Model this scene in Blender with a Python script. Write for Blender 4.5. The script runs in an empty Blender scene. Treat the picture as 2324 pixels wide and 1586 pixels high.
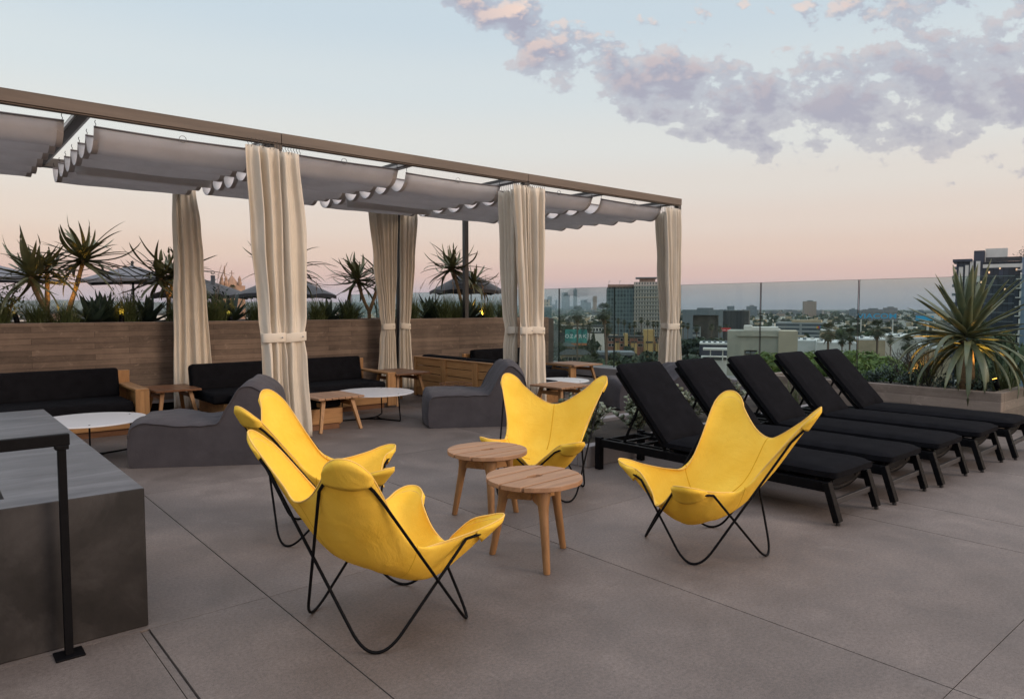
import bpy, bmesh, math, random
import numpy as np
from mathutils import Vector, Matrix, noise
from mathutils import Euler
random.seed(7)
PI = math.pi
SC = bpy.context.scene
COL = SC.collection
rad = math.radians

# ------------------------------------------------------------------ camera
H = 1.5                                  # eye height
YAW = rad(49.709)                        # heading of the lens, measured from +X (the pergola runs along +X)
PITCH = rad(3.402)
FPX = 1598.0
FX, FY = math.cos(YAW), math.sin(YAW)
RX, RY = math.sin(YAW), -math.cos(YAW)
cam = bpy.data.cameras.new('camera')
cam.lens = 36 * FPX / 2324
cam.sensor_width = 36
cam.clip_start = 0.05
cam.clip_end = 40000
co = bpy.data.objects.new('camera', cam)
COL.objects.link(co)
co.location = (0, 0, H)
co.rotation_euler = (PI / 2 - PITCH, 0, YAW - PI / 2)
SC.camera = co


def bearing(px):                         # bearing of a far building, as a ground direction
    u = (px - 1162) / FPX
    return Vector((FX + RX * u, FY + RY * u, 0))


def city(px, dist):                      # ground point DIST metres ahead
    b = bearing(px) * dist
    return Vector((b.x, b.y, 0))


def hgt(py, dist):                       # height seen at elevation py, DIST metres ahead
    v = (793 - py) / FPX
    return H + dist * (-math.sin(PITCH) + v * math.cos(PITCH)) / (math.cos(PITCH) + v * math.sin(PITCH))


# ------------------------------------------------------------------ tags and links
def tag(o, label=None, cat=None, group=None, kind=None):
    if label: o['label'] = label
    if cat: o['category'] = cat
    if group: o['group'] = group
    if kind: o['kind'] = kind
    return o


def thing(name, label, cat, loc=(0, 0, 0), rz=0.0, group=None):
    o = bpy.data.objects.new(name, None)
    o.empty_display_size = 0.1
    COL.objects.link(o)
    o.location = loc
    o.rotation_euler = (0, 0, rz)
    return tag(o, label, cat, group)


def dup(root, loc, rz, label=None, group=None, scale=None):
    r = root.copy()
    COL.objects.link(r)
    r.location = loc
    r.rotation_euler = (0, 0, rz)
    if scale: r.scale = (scale, scale, scale) if not hasattr(scale, '__len__') else scale
    if label: r['label'] = label
    if group: r['group'] = group
    for ch in list(root.children):
        c = ch.copy()
        COL.objects.link(c)
        c.parent = r
        for g in list(ch.children):
            d = g.copy()
            COL.objects.link(d)
            d.parent = c
    return r


# ------------------------------------------------------------------ mesh builder
def perp(d):
    d = d.normalized()
    a = Vector((0, 0, 1)) if abs(d.z) < 0.9 else Vector((1, 0, 0))
    u = d.cross(a).normalized()
    return u, u.cross(d).normalized()


class MB:
    def __init__(s):
        s.v = []
        s.f = []

    def add(s, vs, fs):
        n = len(s.v)
        s.v += [tuple(q) for q in vs]
        s.f += [tuple(i + n for i in f) for f in fs]
        return s

    def box(s, x0, x1, y0, y1, z0, z1):
        return s.add([(x0, y0, z0), (x1, y0, z0), (x1, y1, z0), (x0, y1, z0), (x0, y0, z1), (x1, y0, z1), (x1, y1, z1), (x0, y1, z1)],
                     [(0, 3, 2, 1), (4, 5, 6, 7), (0, 1, 5, 4), (1, 2, 6, 5), (2, 3, 7, 6), (3, 0, 4, 7)])

    def obox(s, c, sz, M=None, rz=0.0):
        M = M or Matrix.Rotation(rz, 3, 'Z')
        vs = []
        for z in (-.5, .5):
            for x, y in ((-.5, -.5), (.5, -.5), (.5, .5), (-.5, .5)):
                vs.append(Vector(c) + M @ Vector((x * sz[0], y * sz[1], z * sz[2])))
        return s.add(vs, [(0, 3, 2, 1), (4, 5, 6, 7), (0, 1, 5, 4), (1, 2, 6, 5), (2, 3, 7, 6), (3, 0, 4, 7)])

    def bar(s, p, q, w, h, w2=None, h2=None):     # box from p to q: w sideways, h upward
        p, q = Vector(p), Vector(q)
        u, v = perp(q - p)
        w2 = w if w2 is None else w2
        h2 = h if h2 is None else h2
        vs = [p + u * a * w / 2 + v * b * h / 2 for a, b in ((-1, -1), (1, -1), (1, 1), (-1, 1))]
        vs += [q + u * a * w2 / 2 + v * b * h2 / 2 for a, b in ((-1, -1), (1, -1), (1, 1), (-1, 1))]
        return s.add(vs, [(0, 3, 2, 1), (4, 5, 6, 7), (0, 1, 5, 4), (1, 2, 6, 5), (2, 3, 7, 6), (3, 0, 4, 7)])

    def tube(s, pts, r, n=8, closed=False, flat=None):
        pts = [Vector(p) for p in pts]
        m = len(pts)
        rr = r if hasattr(r, '__len__') else [r] * m
        vs = []
        fs = []
        u = None
        for i, p in enumerate(pts):
            if closed:
                t = pts[(i + 1) % m] - pts[i - 1]
            else:
                t = pts[min(i + 1, m - 1)] - pts[max(i - 1, 0)]
            if t.length < 1e-9: t = Vector((0, 0, 1))
            t.normalize()
            if u is None:
                u, w = perp(t)
            else:
                u = (u - t * u.dot(t))
                if u.length < 1e-6: u, w = perp(t)
                u.normalize()
            w = t.cross(u)
            for k in range(n):
                a = 2 * PI * k / n
                vs.append(p + (u * math.cos(a) + w * math.sin(a) * (flat or 1)) * rr[i])
        for i in range(m if closed else m - 1):
            j = (i + 1) % m
            for k in range(n):
                l = (k + 1) % n
                fs.append((i * n + k, i * n + l, j * n + l, j * n + k))
        if not closed:
            fs.append(tuple(range(n - 1, -1, -1)))
            fs.append(tuple((m - 1) * n + k for k in range(n)))
        return s.add(vs, fs)

    def grid(s, P, closed=False):
        R = len(P)
        C = len(P[0])
        vs = [q for row in P for q in row]
        fs = []
        for i in range(R - 1):
            for j in range(C if closed else C - 1):
                k = (j + 1) % C
                fs.append((i * C + j, i * C + k, (i + 1) * C + k, (i + 1) * C + j))
        return s.add(vs, fs)

    def lathe(s, prof, n=24, c=(0, 0, 0), cap=True):
        P = [[(c[0] + r * math.cos(2 * PI * k / n), c[1] + r * math.sin(2 * PI * k / n), c[2] + z) for k in range(n)] for r, z in prof]
        b = len(s.v)
        s.grid(P, True)
        if cap:
            m = len(prof)
            s.f.append(tuple(b + k for k in range(n - 1, -1, -1)))
            s.f.append(tuple(b + (m - 1) * n + k for k in range(n)))
        return s

    def prism(s, poly, z0, z1):
        n = len(poly)
        return s.add([(x, y, z0) for x, y in poly] + [(x, y, z1) for x, y in poly],
                     [tuple(range(n - 1, -1, -1)), tuple(range(n, 2 * n))] + [(i, (i + 1) % n, n + (i + 1) % n, n + i) for i in range(n)])

    def build(s, name, mat, parent=None, smooth=False, bevel=0, seg=2, solid=0, sub=0, loc=None, rz=None, norm=True):
        me = bpy.data.meshes.new(name)
        me.from_pydata(s.v, [], s.f)
        if norm:
            b = bmesh.new()
            b.from_mesh(me)
            bmesh.ops.recalc_face_normals(b, faces=b.faces)
            b.to_mesh(me)
            b.free()
        me.update()
        if smooth: me.polygons.foreach_set('use_smooth', [True] * len(me.polygons))
        for m in (mat if isinstance(mat, (list, tuple)) else [mat]):
            me.materials.append(m)
        o = bpy.data.objects.new(name, me)
        COL.objects.link(o)
        if parent: o.parent = parent
        if loc: o.location = loc
        if rz is not None: o.rotation_euler = (0, 0, rz)
        if solid:
            m = o.modifiers.new('solid', 'SOLIDIFY')
            m.thickness = solid
            m.offset = 0
        if bevel:
            m = o.modifiers.new('bevel', 'BEVEL')
            m.width = bevel
            m.segments = seg
            m.limit_method = 'ANGLE'
            m.angle_limit = rad(35)
            m.harden_normals = False
            if seg > 2: me.polygons.foreach_set('use_smooth', [True] * len(me.polygons))
        if sub:
            m = o.modifiers.new('sub', 'SUBSURF')
            m.levels = m.render_levels = sub
        return o


def lerp(a, b, t): return a + (b - a) * t


def interp(tab, x):
    if x <= tab[0][0]: return tab[0][1]
    for (a, p), (b, q) in zip(tab, tab[1:]):
        if x <= b:
            t = (x - a) / (b - a)
            t = t * t * (3 - 2 * t)
            return p + (q - p) * t
    return tab[-1][1]


def catmull(P, n, closed=True):
    P = [Vector(p) for p in P]
    out = []
    m = len(P)
    for i in range(m if closed else m - 1):
        g = (lambda k: P[k % m]) if closed else (lambda k: P[max(0, min(m - 1, k))])
        a, b, c, d = g(i - 1), g(i), g(i + 1), g(i + 2)
        for k in range(n):
            t = k / n
            out.append(0.5 * ((2 * b) + (c - a) * t + (2 * a - 5 * b + 4 * c - d) * t * t + (3 * b - a - 3 * c + d) * t ** 3))
    if not closed: out.append(P[-1])
    return out


def chaikin(P, it, closed=True):
    P = [Vector(p) for p in P]
    for _ in range(it):
        Q = []
        m = len(P)
        for i in range(m if closed else m - 1):
            a, b = P[i], P[(i + 1) % m]
            Q += [a * .75 + b * .25, a * .25 + b * .75]
        if not closed: Q = [P[0]] + Q[1:-1] + [P[-1]]
        P = Q
    return P


# ------------------------------------------------------------------ materials
def lin(c):
    return tuple((x / 12.92 if x <= .04045 else ((x + .055) / 1.055) ** 2.4) for x in (v / 255 for v in c))


class NT:
    def __init__(s, tree):
        s.t = tree
        s.n = tree.nodes
        s.l = tree.links

    def new(s, typ, **k):
        o = s.n.new(typ)
        for a, b in k.items(): setattr(o, a, b)
        return o

    def link(s, a, b): s.l.new(a, b)

    def math(s, op, a, b=None, c=None, clamp=False):
        o = s.new('ShaderNodeMath', operation=op, use_clamp=clamp)
        for i, q in enumerate((a, b, c)):
            if q is None: continue
            if isinstance(q, (int, float)): o.inputs[i].default_value = q
            else: s.link(q, o.inputs[i])
        return o.outputs[0]

    def ramp(s, x, stops, mode='LINEAR'):
        o = s.new('ShaderNodeValToRGB')
        o.color_ramp.interpolation = mode
        e = o.color_ramp.elements
        while len(e) < len(stops): e.new(1.0)
        for q, (p, c) in zip(e, stops):
            q.position = p
            c = (c, c, c) if isinstance(c, (int, float)) else c
            q.color = (*c, 1)
        s.link(x, o.inputs[0])
        return o.outputs[0]

    def mix(s, f, a, b, mode='MIX'):
        o = s.new('ShaderNodeMix', data_type='RGBA', blend_type=mode)
        for i, q in ((0, f), (6, a), (7, b)):
            if isinstance(q, (int, float)): o.inputs[i].default_value = q
            elif isinstance(q, tuple): o.inputs[i].default_value = (*q, 1)
            else: s.link(q, o.inputs[i])
        return o.outputs[2]

    def noise(s, vec, scale, detail=4, rough=.55, dist=0):
        o = s.new('ShaderNodeTexNoise')
        o.inputs['Scale'].default_value = scale
        o.inputs['Detail'].default_value = detail
        o.inputs['Roughness'].default_value = rough
        o.inputs['Distortion'].default_value = dist
        if vec is not None: s.link(vec, o.inputs['Vector'])
        return o.outputs[0]

    def mapping(s, vec, scale=(1, 1, 1), loc=(0, 0, 0), rot=(0, 0, 0)):
        o = s.new('ShaderNodeMapping')
        o.inputs['Scale'].default_value = scale
        o.inputs['Location'].default_value = loc
        o.inputs['Rotation'].default_value = rot
        s.link(vec, o.inputs[0])
        return o.outputs[0]


MATS = {}


def newmat(name):
    m = bpy.data.materials.new(name)
    m.use_nodes = True
    t = NT(m.node_tree)
    b = t.n['Principled BSDF']
    return m, t, b


def mat(name, col, rough=.6, var=.2, scale=6, stretch=(1, 1, 1), bump=.0, bscale=60, metal=0, coat=0, spec=.5, col2=None, transl=0, sheen=0, fine=0, patch=None, world=False, crease=None):
    """noise-varied surface: COL drifting to COL2 at SCALE, FINE speckle, BUMP grain"""
    m, t, b = newmat(name)
    tc = t.new('ShaderNodeTexCoord').outputs['Object']
    if world: tc = t.new('ShaderNodeNewGeometry').outputs['Position']
    vec = t.mapping(tc, stretch)
    n1 = t.noise(vec, scale, 5, .6)
    c2 = col2 or tuple(x * (1 - var) for x in col)
    c1 = tuple(min(1, x * (1 + var)) for x in col)
    c = t.mix(t.ramp(n1, [(.3, 0.), (.7, 1.)]), c2, c1)
    if fine:
        n2 = t.noise(vec, bscale, 2, .6)
        f = t.ramp(n2, [(.3, 1 - fine), (.7, 1 + fine * .6)])
        c = t.mix(1., c, f, 'MULTIPLY')
    if patch:
        n3 = t.noise(vec, patch[0], 6, .65, .4)
        c = t.mix(t.ramp(n3, [(.48, 0.), (.66, 1.)]), c, patch[1])
    t.link(c, b.inputs['Base Color'])
    b.inputs['Roughness'].default_value = rough
    b.inputs['Metallic'].default_value = metal
    b.inputs['Specular IOR Level'].default_value = spec
    b.inputs['Coat Weight'].default_value = coat
    if sheen:
        b.inputs['Sheen Weight'].default_value = sheen
        b.inputs['Sheen Roughness'].default_value = .5
    if bump:
        o = t.new('ShaderNodeBump')
        o.inputs['Strength'].default_value = bump
        o.inputs['Distance'].default_value = .01
        t.link(t.noise(vec, bscale, 4, .6), o.inputs['Height'])
        if crease:
            o2 = t.new('ShaderNodeBump')
            o2.inputs['Strength'].default_value = crease[1]
            o2.inputs['Distance'].default_value = .03
            rg = t.noise(t.mapping(vec, crease[2]), crease[0], 5, .55, 1.3)
            t.link(t.math('ABSOLUTE', t.math('SUBTRACT', rg, .5)), o2.inputs['Height'])
            t.link(o2.outputs[0], o.inputs['Normal'])
        t.link(o.outputs[0], b.inputs['Normal'])
    if transl:
        tr = t.new('ShaderNodeBsdfTranslucent')
        t.link(c, tr.inputs[0])
        mx = t.new('ShaderNodeMixShader')
        mx.inputs[0].default_value = transl
        out = t.n['Material Output']
        t.link(b.outputs[0], mx.inputs[1])
        t.link(tr.outputs[0], mx.inputs[2])
        t.link(mx.outputs[0], out.inputs[0])
    MATS[name] = m
    return m


def wood(name, dark, light, axis=0, rough=.5):
    m, t, b = newmat(name)
    tc = t.new('ShaderNodeTexCoord').outputs['Object']
    st = [14, 14, 14]
    st[axis] = 1.1
    v = t.mapping(tc, tuple(st))
    n = t.noise(v, 1.6, 6, .62, .6)
    n2 = t.noise(v, 9, 3, .6)
    st2 = [7, 7, 7]
    st2[axis] = .4
    n3 = t.noise(t.mapping(tc, tuple(st2)), .9, 2, .5)
    f = t.math('ADD', t.math('MULTIPLY', n, .55), t.math('ADD', t.math('MULTIPLY', n2, .2), t.math('MULTIPLY', n3, .4)))
    c = t.ramp(f, [(.36, dark), (.72, light)])
    t.link(c, b.inputs['Base Color'])
    b.inputs['Roughness'].default_value = rough
    o = t.new('ShaderNodeBump')
    o.inputs['Strength'].default_value = .15
    o.inputs['Distance'].default_value = .004
    t.link(n, o.inputs['Height'])
    t.link(o.outputs[0], b.inputs['Normal'])
    return m


def boards(name, dark, light, bw, bh, mortar=.004, rough=.75):
    """board-formed concrete: plank print in rows, every plank its own tone"""
    m, t, b = newmat(name)
    tc = t.new('ShaderNodeTexCoord').outputs['Object']
    sep = t.new('ShaderNodeSeparateXYZ')
    t.link(tc, sep.inputs[0])
    cmb = t.new('ShaderNodeCombineXYZ')
    t.link(t.math('ADD', sep.outputs[0], sep.outputs[1]), cmb.inputs[0])
    t.link(sep.outputs[2], cmb.inputs[1])
    br = t.new('ShaderNodeTexBrick')
    t.link(cmb.outputs[0], br.inputs['Vector'])
    br.offset = .37
    br.inputs['Color1'].default_value = (0, 0, 0, 1)
    br.inputs['Color2'].default_value = (1, 1, 1, 1)
    br.inputs['Mortar'].default_value = (.0, .0, .0, 1)
    br.inputs['Scale'].default_value = 1
    br.inputs['Mortar Size'].default_value = mortar
    br.inputs['Mortar Smooth'].default_value = .6
    br.inputs['Brick Width'].default_value = bw
    br.inputs['Row Height'].default_value = bh
    g = t.mapping(tc, (1.6, 1.6, 16))
    n = t.noise(g, 1.5, 6, .65, .3)
    n2 = t.noise(tc, 2.2, 5, .7, .5)
    n3 = t.noise(tc, 45, 3, .6)
    f = t.math('ADD', t.math('MULTIPLY', br.outputs['Color'], .30), t.math('ADD', t.math('MULTIPLY', n, .42), t.math('ADD', t.math('MULTIPLY', n2, .55), t.math('MULTIPLY', n3, .14))))
    c = t.ramp(f, [(.36, dark), (.98, light)])
    n4 = t.noise(t.mapping(tc, (1.5, 1.5, 3)), 3.1, 6, .75, .8)
    c = t.mix(t.ramp(n4, [(.58, 0.), (.72, .6)]), c, tuple(min(1, x * 1.5 + .03) for x in light))
    c = t.mix(t.math('MULTIPLY', br.outputs['Fac'], .28), c, tuple(x * .6 for x in dark))
    t.link(c, b.inputs['Base Color'])
    b.inputs['Roughness'].default_value = rough
    o = t.new('ShaderNodeBump')
    o.inputs['Strength'].default_value = .5
    o.inputs['Distance'].default_value = .006
    t.link(t.math('SUBTRACT', f, t.math('MULTIPLY', br.outputs['Fac'], .6)), o.inputs['Height'])
    t.link(o.outputs[0], b.inputs['Normal'])
    return m


def facade(name, wall, glass, bw, bh, mortar, rough=.25, col2=None, rot=True):
    """window grid of a distant facade: BW x BH metre bays, MORTAR metre frames"""
    m, t, b = newmat(name)
    tc = t.new('ShaderNodeTexCoord').outputs['Object']
    sep = t.new('ShaderNodeSeparateXYZ')
    t.link(tc, sep.inputs[0])
    cmb = t.new('ShaderNodeCombineXYZ')
    t.link(t.math('ADD', sep.outputs[0], sep.outputs[1]), cmb.inputs[0])
    t.link(sep.outputs[2], cmb.inputs[1])
    br = t.new('ShaderNodeTexBrick')
    t.link(cmb.outputs[0], br.inputs['Vector'])
    br.offset = 0
    c2 = col2 or tuple(x * 2.2 for x in glass)
    br.inputs['Color1'].default_value = (*glass, 1)
    br.inputs['Color2'].default_value = (*c2, 1)
    br.inputs['Mortar'].default_value = (*wall, 1)
    br.inputs['Scale'].default_value = 1
    br.inputs['Mortar Size'].default_value = mortar
    br.inputs['Mortar Smooth'].default_value = .05
    br.inputs['Brick Width'].default_value = bw
    br.inputs['Row Height'].default_value = bh
    t.link(br.outputs['Color'], b.inputs['Base Color'])
    t.link(t.ramp(br.outputs['Fac'], [(0., .45), (1., .8)]), b.inputs['Roughness'])
    return m


def emit(name, col, strength):
    m, t, b = newmat(name)
    b.inputs['Base Color'].default_value = (*col, 1)
    b.inputs['Emission Color'].default_value = (*col, 1)
    b.inputs['Emission Strength'].default_value = strength
    return m


M = {}
M['deck'] = None
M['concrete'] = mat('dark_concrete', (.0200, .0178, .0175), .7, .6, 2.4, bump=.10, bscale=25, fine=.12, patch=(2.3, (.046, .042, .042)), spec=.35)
M['counter_top'] = mat('skylit_counter_top', (.070, .067, .073), .45, .3, 1.8, (1, 5, 1), bump=.08, bscale=25, fine=.12, patch=(1.6, (.120, .117, .126)), spec=.7)  # skylight painted in: paler than the counter's front, plus whitish streaks
M['curb'] = mat('curb_concrete', (.23, .21, .21), .7, .12, 3, bump=.1, bscale=60, fine=.1)
M['wall'] = boards('board_formed_concrete', (.032, .021, .015), (.225, .160, .120), 1.15, .078)
M['planter'] = boards('board_formed_planter', (.10, .075, .06), (.30, .24, .20), 1.6, .12)
M['black'] = mat('black_metal', (.005, .005, .006), .5, .2, 20, spec=.07, bump=.03, bscale=200)
M['steel'] = mat('dark_steel', (.025, .024, .026), .45, .25, 8)
M['beam'] = mat('bronze_beam', (.085, .060, .045), .5, .35, 2.5, (.35, 3, 3), bump=.05, bscale=50, patch=(1.5, (.115, .085, .066)))
M['zinc'] = mat('galvanised', (.35, .35, .36), .35, .1, 30, metal=.8)
M['sling'] = mat('yellow_canvas', (.95, .635, .085), .82, .05, 4, bump=.16, bscale=420, transl=.13, col2=(.92, .57, .055), fine=.07, spec=.2, crease=(4.5, .42, (1, 1, 1)))
M['binding'] = mat('yellow_binding', (.80, .50, .13), .85, .1, 10, spec=.2)
M['seam'] = mat('yellow_seam', (.72, .40, .02), .85, .08, 10, spec=.2)
M['curtain'] = mat('cream_canvas', (.77, .70, .60), .85, .06, 2.5, bump=.10, bscale=300, transl=.22, fine=.06, spec=.15, crease=(3.2, .40, (1.2, 1.2, .6)))
M['shade'] = mat('grey_shade_cloth', (.76, .735, .735), .8, .06, 3, bump=.08, bscale=300, transl=.34, fine=.05, spec=.1)
M['cushion'] = mat('black_cushion', (.0085, .0085, .0105), .95, .25, 9, bump=.35, bscale=350, fine=.4, spec=.05, crease=(2.2, .25, (1, 1, 1)))
M['bean'] = mat('grey_canvas', (.064, .058, .065), .85, .16, 5, bump=.2, bscale=300, sheen=.06, fine=.16, spec=.2, crease=(3.0, .22, (1, 1, 1.3)))
M['piping'] = mat('grey_piping', (.05, .045, .052), .8, .1, 10)
TD, TL = (.165, .075, .024), (.47, .245, .095)
M['teak_x'] = wood('teak_along_x', TD, TL, 0)
M['teak_y'] = wood('teak_along_y', TD, TL, 1)
M['teak_z'] = wood('teak_along_z', TD, TL, 2)
M['teak_dark'] = wood('dark_teak', (.075, .03, .014), (.22, .095, .04), 0, .4)
M['top_x'] = wood('weathered_teak_x', (.19, .095, .048), (.40, .225, .125), 0, .6)
M['top_y'] = wood('weathered_teak_y', (.19, .095, .048), (.40, .225, .125), 1, .6)
M['oak_z'] = wood('pale_teak_leg', (.16, .075, .03), (.37, .195, .08), 2, .5)
M['white_top'] = mat('white_tabletop', (.62, .61, .62), .35, .03, 4)
M['soil'] = mat('dark_soil', (.03, .022, .016), .95, .4, 14, bump=.8, bscale=40)
M['bark'] = mat('aloe_bark', (.24, .16, .09), .8, .35, 14, (1, 1, 3), bump=.5, bscale=30)
M['aloe'] = mat('aloe_leaf', (.125, .120, .050), .5, .35, 5, bump=.1, col2=(.070, .080, .036))
M['agave'] = mat('agave_leaf', (.030, .055, .042), .5, .35, 5)
M['grass'] = mat('grass_blade', (.085, .105, .035), .7, .4, 6, col2=(.05, .075, .025))
M['plume'] = mat('grass_plume', (.36, .25, .17), .9, .2, 20)
M['yucca'] = mat('yucca_leaf', (.100, .115, .060), .42, .4, 3.2, (1, 1, 1), bump=.08, bscale=90, col2=(.050, .075, .045), patch=(2.2, (.15, .145, .06)))
M['succulent'] = mat('silver_paddle', (.20, .225, .155), .6, .25, 12, bump=.1)
M['shrub'] = mat('blue_shrub', (.045, .075, .06), .7, .4, 10)
M['twig'] = mat('dark_twig', (.028, .024, .022), .8, .3, 20)
M['umbrella'] = mat('charcoal_canvas', (.022, .022, .027), .75, .2, 4, bump=.1, bscale=200, sheen=.1)
M['umbrella_grey'] = mat('slate_canvas', (.13, .135, .155), .75, .15, 3, bump=.1, bscale=200)
M['lamp'] = emit('warm_lamp', (1, .48, .07), 9)


def deck_material():
    m, t, b = newmat('deck_concrete')
    tc = t.new('ShaderNodeNewGeometry').outputs['Position']
    n1 = t.noise(tc, .55, 6, .62, .3)
    n2 = t.noise(tc, 2.6, 6, .68, .5)
    n3 = t.noise(tc, 62, 3, .75)
    n4 = t.noise(tc, 260, 2, .6)
    f = t.math('ADD', t.math('MULTIPLY', n1, .55), t.math('MULTIPLY', n2, .45))
    c = t.ramp(f, [(.34, (.098, .078, .068)), (.5, (.145, .117, .104)), (.66, (.205, .168, .150))])
    sp = t.math('ADD', t.math('MULTIPLY', n3, .45), t.math('MULTIPLY', n4, .55))
    c = t.mix(1., c, t.ramp(sp, [(.36, .58), (.5, 1.0), (.66, 1.45)]), 'MULTIPLY')
    isl = t.new('ShaderNodeNewGeometry').outputs['Random Per Island']
    c = t.mix(1., c, t.ramp(isl, [(0., .90), (1., 1.08)]), 'MULTIPLY')
    n6 = t.noise(t.mapping(tc, (1, 1, 1), (3, 7, 0)), .9, 8, .78, 2.2)
    c = t.mix(t.ramp(n6, [(.60, 0.), (.66, .22), (.70, .0)]), c, (.30, .26, .24))
    n5 = t.noise(tc, 1.3, 5, .7, 1.2)
    c = t.mix(t.ramp(n5, [(.58, 0.), (.74, .5)]), c, (.105, .085, .070))
    t.link(c, b.inputs['Base Color'])
    t.link(t.ramp(n2, [(.35, .58), (.65, .74)]), b.inputs['Roughness'])
    o = t.new('ShaderNodeBump')
    o.inputs['Strength'].default_value = .35
    o.inputs['Distance'].default_value = .003
    t.link(sp, o.inputs['Height'])
    t.link(o.outputs[0], b.inputs['Normal'])
    return m


M['deck'] = deck_material()


def glass_material(name, tint, refl):
    m, t, b = newmat(name)
    tr = t.new('ShaderNodeBsdfTransparent')
    tr.inputs[0].default_value = (*tint, 1)
    gl = t.new('ShaderNodeBsdfGlossy')
    gl.inputs['Color'].default_value = (.85, .95, .95, 1)
    gl.inputs['Roughness'].default_value = .03
    fr = t.new('ShaderNodeFresnel')
    fr.inputs[0].default_value = 1.45
    mx = t.new('ShaderNodeMixShader')
    t.link(t.math('MULTIPLY', fr.outputs[0], refl), mx.inputs[0])
    t.link(tr.outputs[0], mx.inputs[1])
    t.link(gl.outputs[0], mx.inputs[2])
    t.link(mx.outputs[0], t.n['Material Output'].inputs[0])
    return m


M['glass'] = glass_material('balustrade_glass', (.79, .865, .855), .4)
M['glass_edge'] = mat('glass_edge', (.018, .03, .03), .5, .1, 5, spec=.1)


# ------------------------------------------------------------------ sky, sun, air
SUN_EL, SUN_AZ = rad(24), rad(-62)        # afterglow of a low sun behind the lens (direction towards it, from +X)


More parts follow.
